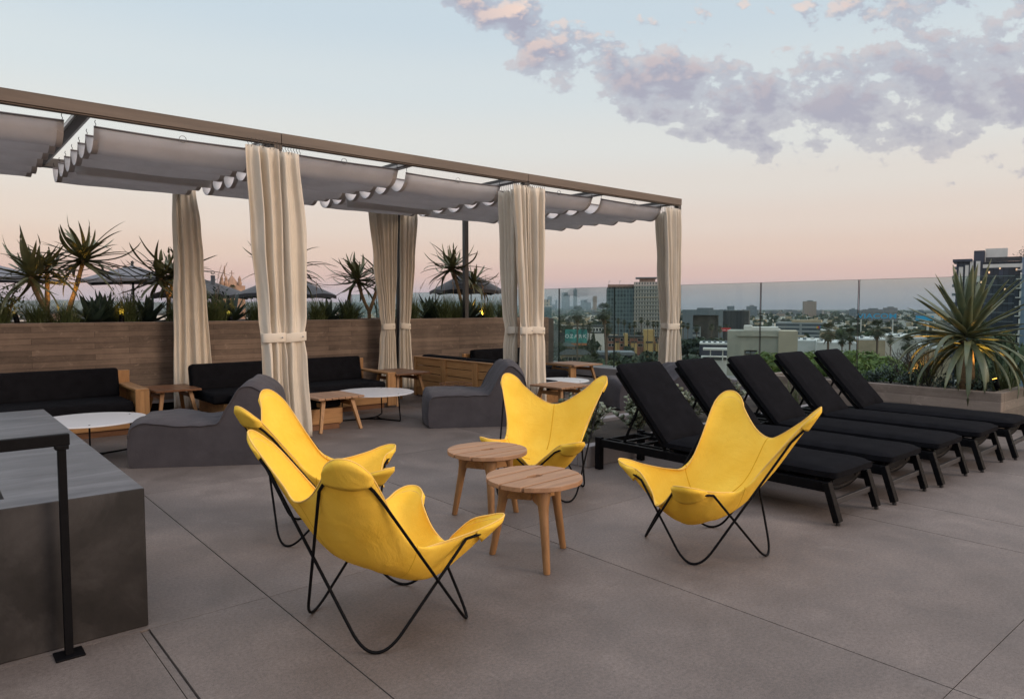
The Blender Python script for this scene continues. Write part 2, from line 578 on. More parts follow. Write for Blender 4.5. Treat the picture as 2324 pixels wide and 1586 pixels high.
def make_world():
    w = bpy.data.worlds.new('World')
    SC.world = w
    w.use_nodes = True
    t = NT(w.node_tree)
    t.n.clear()
    d = t.new('ShaderNodeTexCoord').outputs['Generated']
    sep = t.new('ShaderNodeSeparateXYZ')
    t.link(d, sep.inputs[0])
    x, y, z = sep.outputs
    L = lin
    grad = t.ramp(z, [(0., L((172, 166, 182))), (.018, L((192, 176, 186))), (.045, L((218, 187, 184))), (.075, L((225, 199, 190))),
                      (.115, L((228, 210, 202))), (.165, L((228, 219, 213))), (.22, L((226, 226, 224))), (.29, L((217, 225, 229))),
                      (.37, L((205, 219, 229))), (.46, L((200, 216, 230))), (.66, (1.15, 1.22, 1.34)), (1., (1.45, 1.52, 1.66))], 'EASE')
    # cloud bank in the south-east, defined by compass direction (a across, e up)
    fw = t.math('ADD', t.math('MULTIPLY', x, FX), t.math('MULTIPLY', y, FY))
    rt = t.math('ADD', t.math('MULTIPLY', x, RX), t.math('MULTIPLY', y, RY))
    fws = t.math('MAXIMUM', fw, .05)
    a = t.math('DIVIDE', rt, fws)
    e = t.math('DIVIDE', z, fws)
    au = t.math('DIVIDE', t.math('ADD', a, .3), 1.2, clamp=True)      # a from -.3 to .9
    S = lambda v: (v + .3) / 1.2
    vc = t.ramp(au, [(0., .62), (S(-.10), .455), (S(-.02), .40), (S(.06), .345), (S(.16), .31), (S(.30), .275), (S(.46), .275), (S(.6), .285), (S(.8), .30)])
    hw = t.ramp(au, [(0., .01), (S(-.12), .02), (S(-.02), .065), (S(.06), .06), (S(.12), .045), (S(.2), .07), (S(.46), .085), (S(.62), .10), (S(.8), .11)])
    dv = t.math('SUBTRACT', e, vc)
    below = t.math('MULTIPLY', t.math('MINIMUM', dv, 0), -1.5)
    above = t.math('MAXIMUM', dv, 0)
    cov = t.math('SUBTRACT', 1., t.math('DIVIDE', t.math('ADD', below, above), hw))
    cov = t.math('MAXIMUM', cov, -3.5)
    up = t.ramp(e, [(.30, 0.), (.36, .75), (.5, .75)])                # loose puffs higher up
    upa = t.ramp(au, [(S(.08), 0.), (S(.2), .7), (S(.38), .85), (S(.55), 1.)])
    cov2 = t.math('SUBTRACT', t.math('MULTIPLY', t.math('MULTIPLY', up, upa), 3.0), 2.15)
    cov = t.math('MAXIMUM', cov, cov2)
    cmb = t.new('ShaderNodeCombineXYZ')
    t.link(t.math('MULTIPLY', a, 1.0), cmb.inputs[0])
    t.link(t.math('MULTIPLY', e, 1.45), cmb.inputs[1])
    p = cmb.outputs[0]
    p2 = t.mapping(p, (1, 1, 1), (-.008, .016, 0))

    def dens(q):
        n = t.noise(q, 16, 10, .60, .1)
        nb = t.noise(q, 6.5, 3, .5)
        s = t.math('ADD', t.math('MULTIPLY', t.math('SUBTRACT', n, .5), 5.6), t.math('MULTIPLY', t.math('SUBTRACT', nb, .5), 1.6))
        return t.math('ADD', s, t.math('MULTIPLY', cov, 1.0))
    d1 = dens(p)
    d2 = dens(p2)
    alpha = t.ramp(t.math('ADD', t.math('MULTIPLY', d1, .5), .38), [(.33, 0.), (.55, .55), (.98, .90)], 'EASE')
    lit = t.ramp(t.math('ADD', t.math('SUBTRACT', d1, d2), .5), [(.42, 0.), (1.0, 1.)])
    wh = t.ramp(e, [(.26, .0), (.34, .35), (.41, 1.0)])
    wl = t.ramp(au, [(S(-.1), .35), (S(.02), 1.), (S(.4), .9), (S(.6), .35)])
    lit = t.math('MULTIPLY', lit, t.math('MULTIPLY', wh, wl))
    ccol = t.mix(lit, lin((168, 165, 184)), lin((255, 222, 204)))
    sky = t.mix(t.math('MULTIPLY', alpha, t.ramp(z, [(.03, 0.), (.12, 1.)])), grad, ccol)
    # warmer and brighter towards the set sun behind the lens
    sd = Vector((math.cos(SUN_AZ), math.sin(SUN_AZ), 0))
    dt = t.math('ADD', t.math('MULTIPLY', x, sd.x), t.math('MULTIPLY', y, sd.y))
    glow = t.ramp(t.math('ADD', t.math('MULTIPLY', dt, .5), .5), [(.76, 0.), (.98, 1.)], 'EASE')
    gl2 = t.math('MULTIPLY', glow, t.ramp(z, [(0., 1.), (.55, .25), (1., 0.)]))
    sky = t.mix(t.math('MULTIPLY', gl2, .85), sky, (3.6, 2.6, 1.95))
    b1 = t.new('ShaderNodeBackground')
    t.link(sky, b1.inputs[0])
    b1.inputs[1].default_value = .80
    ns = t.new('ShaderNodeTexSky', sky_type='NISHITA')
    ns.sun_disc = False
    ns.sun_elevation = rad(2)
    ns.sun_rotation = PI / 2 - SUN_AZ
    b2 = t.new('ShaderNodeBackground')
    t.link(ns.outputs[0], b2.inputs[0])
    b2.inputs[1].default_value = .05
    ad = t.new('ShaderNodeAddShader')
    t.link(b1.outputs[0], ad.inputs[0])
    t.link(b2.outputs[0], ad.inputs[1])
    out = t.new('ShaderNodeOutputWorld')
    t.link(ad.outputs[0], out.inputs[0])


make_world()
sl = bpy.data.lights.new('sun', 'SUN')
sl.energy = 1.05
sl.angle = rad(20)
sl.color = (1, .82, .66)
so = bpy.data.objects.new('sun', sl)
COL.objects.link(so)
sdir = Vector((math.cos(SUN_AZ) * math.cos(SUN_EL), math.sin(SUN_AZ) * math.cos(SUN_EL), math.sin(SUN_EL)))
so.rotation_euler = sdir.to_track_quat('Z', 'Y').to_euler()

SC.view_settings.view_transform = 'Standard'
SC.view_settings.look = 'None'
SC.view_settings.exposure = .18
SC.view_settings.gamma = 1
SC.view_settings.use_curve_mapping = False
SC.cycles.use_denoising = True
try: SC.cycles.denoiser = 'OPENIMAGEDENOISE'
except Exception: pass
SC.cycles.max_bounces = 8
SC.cycles.transparent_max_bounces = 24
SC.cycles.volume_bounces = 0
SC.cycles.sample_clamp_indirect = 6
SC.cycles.caustics_reflective = False
SC.cycles.caustics_refractive = False
# ================================================================== terrace: deck, walls, glass, pergola
def deck():
    mb = MB()
    xs = [-9, -6.6, -4, -2.1, -.35, 1.35, 3.07, 5.13, 5.76, 7.5, 9.2, 11.06]
    ys = [-6, -4.3, -1.7, .93, 3.55, 6.17, 8.8, 11.3]
    for i in range(len(xs) - 1):
        for j in range(len(ys) - 1):
            x0, x1, y0, y1 = xs[i], xs[i + 1], ys[j], ys[j + 1]
            g = .0034
            gy = .0018
            if x0 < .76 < x1 and y1 <= 3.6:                  # drain slot running off the counter's corner
                mb.box(x0 + g, .742, y0 + gy, y1 - gy, -.12, 0)
                mb.box(.749, .778, y0 + gy, y1 - gy, -.12, -.007)
                mb.box(.784, x1 - g, y0 + gy, y1 - gy, -.12, 0)
            else:
                mb.box(x0 + g, x1 - g, y0 + gy, y1 - gy, -.12, 0)
    o = mb.build('deck', M['deck'])
    tag(o, kind='structure')
    b = MB().box(-9, 11.6, -6, 60, -.9, -.022).build('deck_base', M['soil'])
    tag(b, kind='structure')
    b = MB().box(-9, 11.06, 12.9, 60, -.02, -.004).build('rear_deck', M['deck'])
    tag(b, kind='structure')


deck()

# planter wall behind the seating
pw = thing('planter_wall', 'long brown board formed concrete planter wall behind the sofas', 'wall', (0, 11.07, 0))
mb = MB().box(-4, 10.42, 0, .16, .16, 1.295).box(10.26, 10.42, .16, 1.7, .16, 1.295).box(-4, 10.26, 1.55, 1.7, .16, 1.295)
mb.build('wall', M['wall'], pw, bevel=.006)
MB().box(-4, 10.40, .03, 1.69, -.02, .15).build('plinth', M['black'], pw)
MB().box(-4, 10.425, -.014, .02, .118, .158).build('ledge', M['curb'], pw)
MB().box(-4, 10.25, .17, 1.54, 1.0, 1.2).build('soil', M['soil'], pw)
MB().box(10.42, 10.62, .05, .2, .0, 1.27).build('end_pier', M['steel'], pw, bevel=.004)

# glass balustrade on its low curb
gc = thing('balustrade_curb', 'low grey concrete curb carrying the glass balustrade', 'curb', (11.06, 0, 0))
MB().box(0, .62, -4, 60, .03, .225).build('curb', M['curb'], gc, bevel=.008)
MB().box(.03, .5, -4, 60, -.1, .028).build('shadow_gap', M['black'], gc)
PANES = []
ys = [1.58 - 1.69, 1.58, 3.27, 4.96, 6.65, 8.36, 10.05, 11.74, 13.43, 15.12, 16.81, 18.5, 20.19, 21.88]
where = ['beyond the big yucca, at the right edge of the photo', 'behind the big yucca in the corner planter', 'right of the yucca planter, in front of the blue letter sign',
         'above the far loungers, in front of the pale slab tower', 'above the middle loungers, in front of the beige block', 'just right of the corner curtain',
         'just left of the corner curtain, in front of the tall hotel', 'in front of the teal billboard', 'beside the end of the brown planter wall']
for i in range(len(ys) - 1):
    lab = 'tinted glass balustrade pane ' + (where[i] if i < 9 else 'receding behind the aloe planter')
    p = thing('glass_pane', lab, 'glass panel', (11.38, ys[i] + .006, 0), 0, 'glass panes of the balustrade')
    w = ys[i + 1] - ys[i] - .012
    MB().box(-.007, .007, .006, w - .006, .225, 1.937).build('pane', M['glass'], p)
    e = MB().box(-.0075, .0075, 0, .006, .225, 1.938).box(-.0075, .0075, w - .006, w, .225, 1.938).box(-.0075, .0075, .006, w - .006, 1.937, 1.940)
    e.build('polished_edge', M['glass_edge'], p)

# dark fire counter with sunk trough
fc = thing('concrete_counter', 'large dark grey concrete fire counter with sunken trough', 'counter', (.79, 3.59, 0))
# one welded slab with a trough
def slab_with_trough():
    X = [-2.6, -1.3, -.52, 0]
    Y = [0, .19, 3.1, 3.35]
    m = MB()
    V = {}
    def v(i, j, z):
        k = (i, j, z)
        if k not in V:
            V[k] = len(m.v)
            m.v.append((X[i], Y[j], z))
        return V[k]
    for i in range(3):
        for j in range(3):
            if (i, j) == (1, 1):
                m.f.append((v(1, 1, .45), v(2, 1, .45), v(2, 2, .45), v(1, 2, .45)))
                for (a, bb), (c, d) in (((1, 1), (2, 1)), ((2, 1), (2, 2)), ((2, 2), (1, 2)), ((1, 2), (1, 1))):
                    m.f.append((v(a, bb, .66), v(c, d, .66), v(c, d, .45), v(a, bb, .45)))
            else:
                m.f.append((v(i, j, .66), v(i + 1, j, .66), v(i + 1, j + 1, .66), v(i, j + 1, .66)))
            m.f.append((v(i, j, 0), v(i + 1, j, 0), v(i + 1, j + 1, 0), v(i, j + 1, 0)))
    for i in range(3):
        m.f.append((v(i, 0, 0), v(i + 1, 0, 0), v(i + 1, 0, .66), v(i, 0, .66)))
        m.f.append((v(i, 3, 0), v(i + 1, 3, 0), v(i + 1, 3, .66), v(i, 3, .66)))
        m.f.append((v(0, i, 0), v(0, i + 1, 0), v(0, i + 1, .66), v(0, i, .66)))
        m.f.append((v(3, i, 0), v(3, i + 1, 0), v(3, i + 1, .66), v(3, i, .66)))
    return m
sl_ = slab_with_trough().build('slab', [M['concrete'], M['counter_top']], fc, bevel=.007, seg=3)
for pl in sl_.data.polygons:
    if pl.normal.z > .9 and pl.center.z > .6: pl.material_index = 1  # upward faces get the paler colour that stands for skylight
MB().box(-1.29, -.53, .2, 3.09, .452, .47).build('trough_grate', M['black'], fc)

hr = thing('handrail', 'black steel handrail post beside the dark concrete counter', 'handrail', (.455, 3.50, 0))
MB().box(-.0155, .0155, -.0155, .0155, .008, .915).build('post', M['black'], hr, bevel=.002)
MB().box(-2.2, .03, -.016, .016, .915, .965).build('rail', M['black'], hr, bevel=.004)
MB().box(-.055, .055, -.05, .05, .0005, .008).build('base_plate', M['black'], hr, bevel=.002)
MB().bar((-.0, 0, .90), (.0, 0, .918), .05, .05).build('bracket', M['black'], hr, bevel=.003)

# ------------------------------------------------------------------ pergola
YF, YB = 7.7, 10.88
XB = [-2.32, -.51, 1.30, 3.12, 4.94, 6.77, 8.58, 10.37]
pg = thing('pergola', 'long bronze and black steel pergola frame over the seating', 'pergola', (0, 0, 0))
for x0, x1 in ((-4.2, 3.155), (3.159, 6.795), (6.799, 10.42)):
    MB().box(x0, x1, YF - .05, YF + .05, 3.30, 3.415).box(x0, x1, YF - .036, YF + .036, 3.285, 3.30).build('front_beam', M['beam'], pg, bevel=.004)
MB().box(-4.2, 10.42, YB - .05, YB + .05, 3.30, 3.415).build('rear_beam', M['steel'], pg, bevel=.004)
for i, x in enumerate(XB):
    MB().box(x - .04, x + .04, YF + .055, YB - .055, 3.315, 3.405).build('cross_beam', M['steel'], pg, bevel=.003)
    for s in (-1, 1):
        MB().box(x + s * .055 - .012, x + s * .055 + .012, YF + .09, YB - .09, 3.325, 3.352).build('track', M['zinc'], pg)
for x in (3.12, 6.77, 10.37):
    MB().box(x - .045, x + .045, YF - .045, YF + .045, 0, 3.284).build('post', M['beam'] if x < 5 else M['steel'], pg, bevel=.004)
for x in (3.12, 6.60, 9.98):
    MB().box(x - .045, x + .045, YB - .045, YB + .045, 0, 3.298).build('post', M['steel'], pg, bevel=.004)
MB().box(8.42 - .045, 8.42 + .045, 11.32, 11.41, 1.2, 3.26).build('post', M['steel'], pg, bevel=.004)


def shade(x0, x1, label, y0=8.0, n=6, flap=None, seed=1):
    rnd = random.Random(seed)
    r = thing('shade_panel', label, 'canopy', (x0, y0, 3.275), 0, 'sliding fabric shade panels')
    W = x1 - x0
    stp = (YB - .12 - y0) / n
    prof = []
    rods = [0.0]
    for k in range(n):
        dep = (.21 if k == 0 else .185) + rnd.uniform(-.02, .02)
        m = 10
        for j in range(m):
            t = j / m
            q = 4 * t * (1 - t)
            prof.append((k * stp + t * stp, -dep * q ** .62))
        rods.append((k + 1) * stp)
    prof.append((n * stp, 0))
    ns = 15
    P = []
    for (y, z) in prof:
        row = []
        for i in range(ns):
            s = i / (ns - 1)
            dz = .016 * noise.noise(Vector((s * 3.1 + seed, y * 2.0, seed))) * min(1, -z * 12)
            row.append((s * W, y, z + dz - .010 * math.sin(PI * s) * (1 if z > -.02 else .6)))
        P.append(row)
    c = MB().grid(P).build('cloth', M['shade'], r, smooth=True, solid=.004)
    for i in (0, ns - 1):
        A = [[(p[i][0] + (a if i == 0 else -a), p[i][1], p[i][2] - .005) for a in (.0, .055)] for p in P]
        MB().grid(A).build('side_hem', M['shade_hem'], r, smooth=True)
    for y in rods:
        pts = [(s * W / 8, y, .0 - .010 * math.sin(PI * s / 8) + .004) for s in range(9)]
        rd = MB().tube(pts, .010, 6).build('rod', M['shade_rod'], r, smooth=True)
        for x in (.015, W - .015):
            MB().tube([(x, y, .012), (x + .006, y + .01, .03), (x - .006, y, .05), (x, y - .004, .068)], .0035, 5).build('hook', M['black'], rd)
    ring = [(W * .52 + .035 * math.cos(a), -.012, .004 + .035 * math.sin(a)) for a in [2 * PI * k / 12 for k in range(12)]]
    MB().tube(ring, .004, 5, closed=True).build('pull_ring', M['zinc'], r)
    if flap:
        k, d, xo = flap
        y = rods[k]
        F = [[(xo + s / 10 * (W - 2 * xo), y + .012 * math.sin(s * .9 + z), -.01 - z * d) for s in range(11)] for z in (0, .25, .5, .75, 1)]
        MB().grid(F).build('tail_flap', M['shade'], r, smooth=True, solid=.004)
    return r


M['shade_rod'] = mat('grey_shade_rod', (.20, .18, .18), .8, .06, 5)
M['shade_hem'] = mat('grey_shade_hem', (.50, .465, .46), .85, .06, 5)
shade(-.40, 1.16, 'grey fabric shade panel at the far left end, cut by the photo edge', 7.98, seed=3)
shade(1.42, 3.00, 'grey fabric shade panel left of the nearest cream curtain, with hanging tail', 8.05, flap=(3, .25, .05), seed=5)
shade(3.24, 4.84, 'grey fabric shade panel just right of the nearest cream curtain', 7.98, seed=8)
shade(5.04, 6.66, 'grey fabric shade panel over the second sofa, with hanging tail', 8.12, flap=(4, .24, .05), seed=11)
shade(6.88, 8.48, 'grey fabric shade panel just right of the middle front curtain', 7.98, seed=14)
shade(8.68, 10.27, 'grey fabric shade panel at the open corner end of the pergola', 7.98, seed=17)


# ------------------------------------------------------------------ curtains
def curtain(label, y, top, tie, bot, zt, ztie=1.17, zb=.03, nf=5, amp=.045, axis='x', seed=1, band=True, bulge=0):
    """gathered drape; TOP/TIE/BOT = (left, right) edge along the rail at the three heights"""
    rnd = random.Random(seed)
    c0 = (top[0] + top[1]) / 2
    r = thing('curtain', label, 'curtain', ((c0, y, 0) if axis == 'x' else (y, c0, 0)), 0 if axis == 'x' else PI / 2, 'cream curtains tied back at the pergola posts')
    ns, nz = 72, 44
    ph = [rnd.uniform(0, 6) for _ in range(4)]
    warp = [rnd.uniform(-.03, .03) for _ in range(nf + 1)]
    P = []
    zm = lerp(ztie, zt, .55)
    wl = [(zb, bot[0]), (ztie - .25, lerp(tie[0], bot[0], .35)), (ztie, tie[0]), (ztie + .22, lerp(tie[0], top[0], .15)), (zm, lerp(tie[0], top[0], .62) - bulge * .4), (zt, top[0])]
    wr = [(zb, bot[1]), (ztie - .25, lerp(tie[1], bot[1], .35)), (ztie, tie[1]), (ztie + .22, lerp(tie[1], top[1], .15) + bulge * .5), (zm, lerp(tie[1], top[1], .62) + bulge), (zt, top[1])]
    for k in range(nz + 1):
        z = lerp(zb, zt, k / nz)
        a, b = interp(wl, z) - c0, interp(wr, z) - c0
        h = (z - zb) / (zt - zb)
        near = math.exp(-((z - ztie) / .16) ** 2) if band else 0
        am = amp * (.75 + .35 * math.sin(h * 3)) * (1 - .55 * near) * (1 if h < .96 else .7)
        row = []
        for i in range(ns + 1):
            s = i / ns
            s2 = s + .035 * math.sin(2 * PI * s * 2 + ph[0] + h * 1.3) + .02 * math.sin(2 * PI * s * 3 + ph[3])
            fold = math.sin(2 * PI * nf * s2 + ph[1] + .5 * math.sin(h * 4 + ph[2]))
            fold = math.copysign(abs(fold) ** .75, fold) * (.55 + .75 * abs(noise.noise(Vector((s * 2.7 + seed, z * .25, seed * 1.7)))) * 1.6)
            f2 = .35 * math.sin(2 * PI * nf * 2.3 * s + ph[2] + h * 5) * (1 - h) * .6
            edge = (abs(s - .5) * 2) ** 3 * .03
            wr_ = .012 * noise.noise(Vector((s * 5, z * 2.2, seed * 3.7)))
            row.append((lerp(a, b, s), am * (fold + f2) + edge + wr_ - .03 * near * (1 - (2 * s - 1) ** 2), z + (.012 * fold if k == nz else 0)))
        P.append(row)
    MB().grid(P).build('cloth', M['curtain'], r, smooth=True, solid=.003)
    if band:
        a, b = tie[0] - c0, tie[1] - c0
        w = (b - a) / 2 - .004
        m = (a + b) / 2
        R = []
        tilt = rnd.uniform(-.12, .12)
        for zz, g in ((-.05, .001), (-.045, .003), (0, .003), (.045, .003), (.05, .001)):
            R.append([(m + (w + g) * math.cos(t), -.005 + (.047 + g) * math.sin(t), ztie + zz + tilt * w * math.cos(t)) for t in [2 * PI * q / 30 for q in range(30)]])
        bd = MB().grid(R, True).build('tie_band', M['curtain'], r, smooth=True, solid=.004)
        MB().lathe([(.0, 0), (.008, 0), (.010, .003), (.006, .006), (.0, .007)], 10, cap=False).build('snap', M['zinc'], bd, smooth=True).matrix_local = Matrix.Translation((m + w * .55, -.066, ztie + tilt * w * .55)) @ Matrix.Rotation(PI / 2, 4, 'X')
    n = 9
    for i in range(n):
        x = lerp(top[0], top[1], (i + .5) / n) - c0
        MB().tube([(x, 0, zt - .02), (x + .008, 0, zt + .012), (x - .006, .004, zt + .028), (x + .004, 0, 3.30)], .003, 5).build('hook', M['steel'], r)
    return r


ZT = 3.225
curtain('tall cream curtain on the left of the nearest post, snapped tie band', YF - .12, (2.74, 3.10), (2.87, 3.13), (2.90, 3.18), ZT, amp=.06, nf=3, seed=2, bulge=.02)
curtain('tall cream curtain on the right of the nearest post, flared tie band', YF - .10, (3.07, 3.36), (3.10, 3.38), (3.13, 3.46), ZT - .02, amp=.055, nf=2, seed=4, bulge=.07)
curtain('cream curtain on the left of the middle front post, slanting tie band', YF - .12, (6.46, 6.76), (6.58, 6.80), (6.56, 6.86), ZT, amp=.055, nf=3, seed=6)
curtain('cream curtain on the right of the middle front post, straight tie band', YF - .10, (6.72, 7.08), (6.77, 7.07), (6.80, 7.14), ZT, amp=.05, nf=2, seed=8)
curtain('shadowed cream curtain hung sideways behind the middle front post', 6.645, (7.72, 8.10), (7.72, 7.94), (7.72, 7.98), ZT - .03, nf=5, axis='y', seed=10)
curtain('cream curtain at the open corner of the pergola, right half', YF - .09, (9.90, 10.36), (10.0, 10.34), (9.88, 10.42), ZT, amp=.055, nf=4, seed=12)
curtain('cream curtain hung sideways at the open corner of the pergola', 10.31, (7.82, 8.14), (7.80, 7.98), (7.80, 8.04), ZT - .02, nf=5, axis='y', seed=14)
curtain('untied cream curtain against the brown wall, left of the second sofa', YB - .10, (2.86, 3.17), (2.85, 3.26), (2.79, 3.34), 3.215, ztie=2.0, nf=4, seed=16, band=False, bulge=.03)
curtain('cream curtain at the rear post, left half, tied low', YB - .10, (5.95, 6.53), (6.19, 6.44), (6.10, 6.50), 3.20, nf=7, seed=18, amp=.032)
curtain('cream curtain at the rear post, right half, tied low', YB - .10, (6.57, 6.93), (6.55, 6.76), (6.52, 6.86), 3.20, nf=4, seed=20)
# ================================================================== furniture
# ------------------------------------------------------------------ butterfly chairs
TIP = dict(BL=(-.493, .437, .895), BR=(-.493, -.437, .895), FL=(.40, .376, .485), FR=(.40, -.376, .485))
FOOT = dict(BL=(-.283, .31, .007), BR=(-.283, -.31, .007), FL=(.283, .31, .007), FR=(.283, -.31, .007))
MID = dict(back=(-.48, 0, .655), left=(-.064, .309, .428), right=(-.064, -.309, .428), front=(.345, 0, .285))
SEAT = Vector((-.10, 0, .285))


def tip_frame(e):
    T = Vector(TIP[e])
    adj = dict(BL=('BR', 'FL'), FL=('BL', 'FR'), FR=('FL', 'BR'), BR=('FR', 'BL'))[e]
    d1 = (Vector(FOOT[adj[0]]) - T).normalized()
    d2 = (Vector(FOOT[adj[1]]) - T).normalized()
    a = (SEAT - T).normalized()
    w = d2 - d1
    w = (w - a * w.dot(a)).normalized()
    up = w.cross(a)
    if up.z < 0: up = -up
    return T, a, w, up


def ear_loop(e):
    q = ('BL', 'FL', 'FR', 'BR').index(e)
    T, a, w, up = tip_frame(e)
    return [Vector(SP[SKN - 1, i]) - sling_normal(SKN - 1, i, up) * .0082 for i in range((q * 10 + 0) * 4, (q * 10 + 6) * 4 + 1, 2)]


def sling_normal(k, i, up):
    k0, k1 = max(1, k - 1), min(SKN, k + 1)
    r_ = Vector(SP[k1, i]) - Vector(SP[k0, i])
    t_ = Vector(SP[k, (i + 2) % SN]) - Vector(SP[k, (i - 2) % SN])
    n_ = r_.cross(t_).normalized()
    return n_ if n_.dot(up) > 0 else -n_


def rod_path(seq):
    """closed rod tip - foot - tip - foot: wide loops inside the pockets, rounded bends on the floor"""
    pts = []
    n = len(seq)
    for i in range(n):
        e, is_tip = seq[i]
        if is_tip:
            L = ear_loop(e)
            nxt = Vector(FOOT[seq[(i + 1) % n][0]])
            if (L[0] - nxt).length < (L[-1] - nxt).length: L = L[::-1]
            pts += L
        else:
            p = Vector(FOOT[e]) + Vector((0, 0, -.07))
            def shoulder(t):
                L = ear_loop(t)
                f = Vector(FOOT[e])
                return L[0] if (L[0] - f).length < (L[-1] - f).length else L[-1]
            A = shoulder(seq[i - 1][0])
            Bq = shoulder(seq[(i + 1) % n][0])
            da, db = (A - p).normalized(), (Bq - p).normalized()
            d = .21
            p0, p2 = p + da * d, p + db * d
            bez = [p0 * (1 - t) ** 2 + p * 2 * t * (1 - t) + p2 * t * t for t in [k / 14 for k in range(15)]]
            lo = min(q.z for q in bez)
            pts += [q + Vector((0, 0, (.0068 - lo) * max(0, 1 - (q.z - lo) / .2))) for q in bez]
    return pts


def sling_arrays():
    ears = ['BL', 'FL', 'FR', 'BR']
    mids = ['left', 'front', 'right', 'back']
    prevm = ['back', 'left', 'front', 'right']
    adj = dict(BL=('BR', 'FL'), FL=('BL', 'FR'), FR=('FL', 'BR'), BR=('FR', 'BL'))
    ctrl, kinds, info = [], [], {}
    for e, m, pm in zip(ears, mids, prevm):
        T = Vector(TIP[e]) + Vector((0, 0, .0))
        d1 = (Vector(FOOT[adj[e][0]]) - T).normalized()
        d2 = (Vector(FOOT[adj[e][1]]) - T).normalized()
        a = (SEAT - T).normalized()
        w = (d2 - d1)
        w = (w - a * w.dot(a)).normalized()
        if w.dot(Vector(MID[pm]) - Vector(MID[m])) < 0: w = -w
        up = w.cross(a)
        if up.z < 0: up = -up
        info[e] = (T, a, w, up)
        big = 1.0 if e[0] == 'B' else .92
        for s, q in ((.112, .15), (.083, .055), (.042, .0), (0, -.014), (-.042, .0), (-.083, .055), (-.112, .15)):
            lift = .012 if q < .2 else 0
            ctrl.append(T + w * s * big + a * q + up * lift)
            kinds.append(e)
        ctrl.append(None)
        ctrl.append(Vector(MID[m]))
        ctrl.append(None)
        kinds += ['edge', 'mid', 'edge']
    nC = len(ctrl)
    for i in range(nC):
        if ctrl[i] is None:
            p0, p1 = ctrl[i - 1], ctrl[(i + 1) % nC]
            if p0 is None or p1 is None: continue
            q = p0.lerp(p1, .55 if kinds[i - 1] != 'mid' else .45)
            q += (Vector((-.05, 0, .35)) - q).normalized() * .022 + Vector((0, 0, -.012))
            ctrl[i] = q
    B = catmull(ctrl, 4)
    N = len(B)
    K = 18
    P = np.zeros((K + 1, N, 3))
    C = np.mean([np.array(b) for b in B], axis=0)
    for i in range(N):
        for k in range(K + 1):
            P[k, i] = C + (np.array(B[i]) - C) * (k / K)

    def relax(P, g, it=900):
        P = P.copy()
        for _ in range(it):
            I = P[1:-1]
            # polar Laplacian: radial + angular neighbours
            k = np.arange(1, P.shape[0] - 1)[:, None, None]
            wr = 1.0
            wa = np.minimum((N / (2 * PI) / k) ** 2, 6.0)
            rad_ = P[2:] * (1 + .5 / k) + P[:-2] * (1 - .5 / k)
            ang = np.roll(I, 1, 1) + np.roll(I, -1, 1)
            nw = (rad_ * wr + ang * wa) / (2 * wr + 2 * wa)
            nw[:, :, 2] -= g
            P[1:-1] = nw
            P[0] = P[1].mean(axis=0)
            P[0, :, 2] -= g
        return P
    P0 = relax(P, 0)
    P1 = relax(P, .0004)
    d = P1[0, 0, 2] - P0[0, 0, 2]
    g = .0004 * (SEAT.z - .035 - P0[0, 0, 2]) / d
    g = max(0, min(.003, g))
    P2 = relax(P, g)
    return P2, kinds, info, K, N


SP, SK, SI, SKN, SN = sling_arrays()
print('sling centre', SP[0, 0], 'lowest', SP[:, :, 2].min())


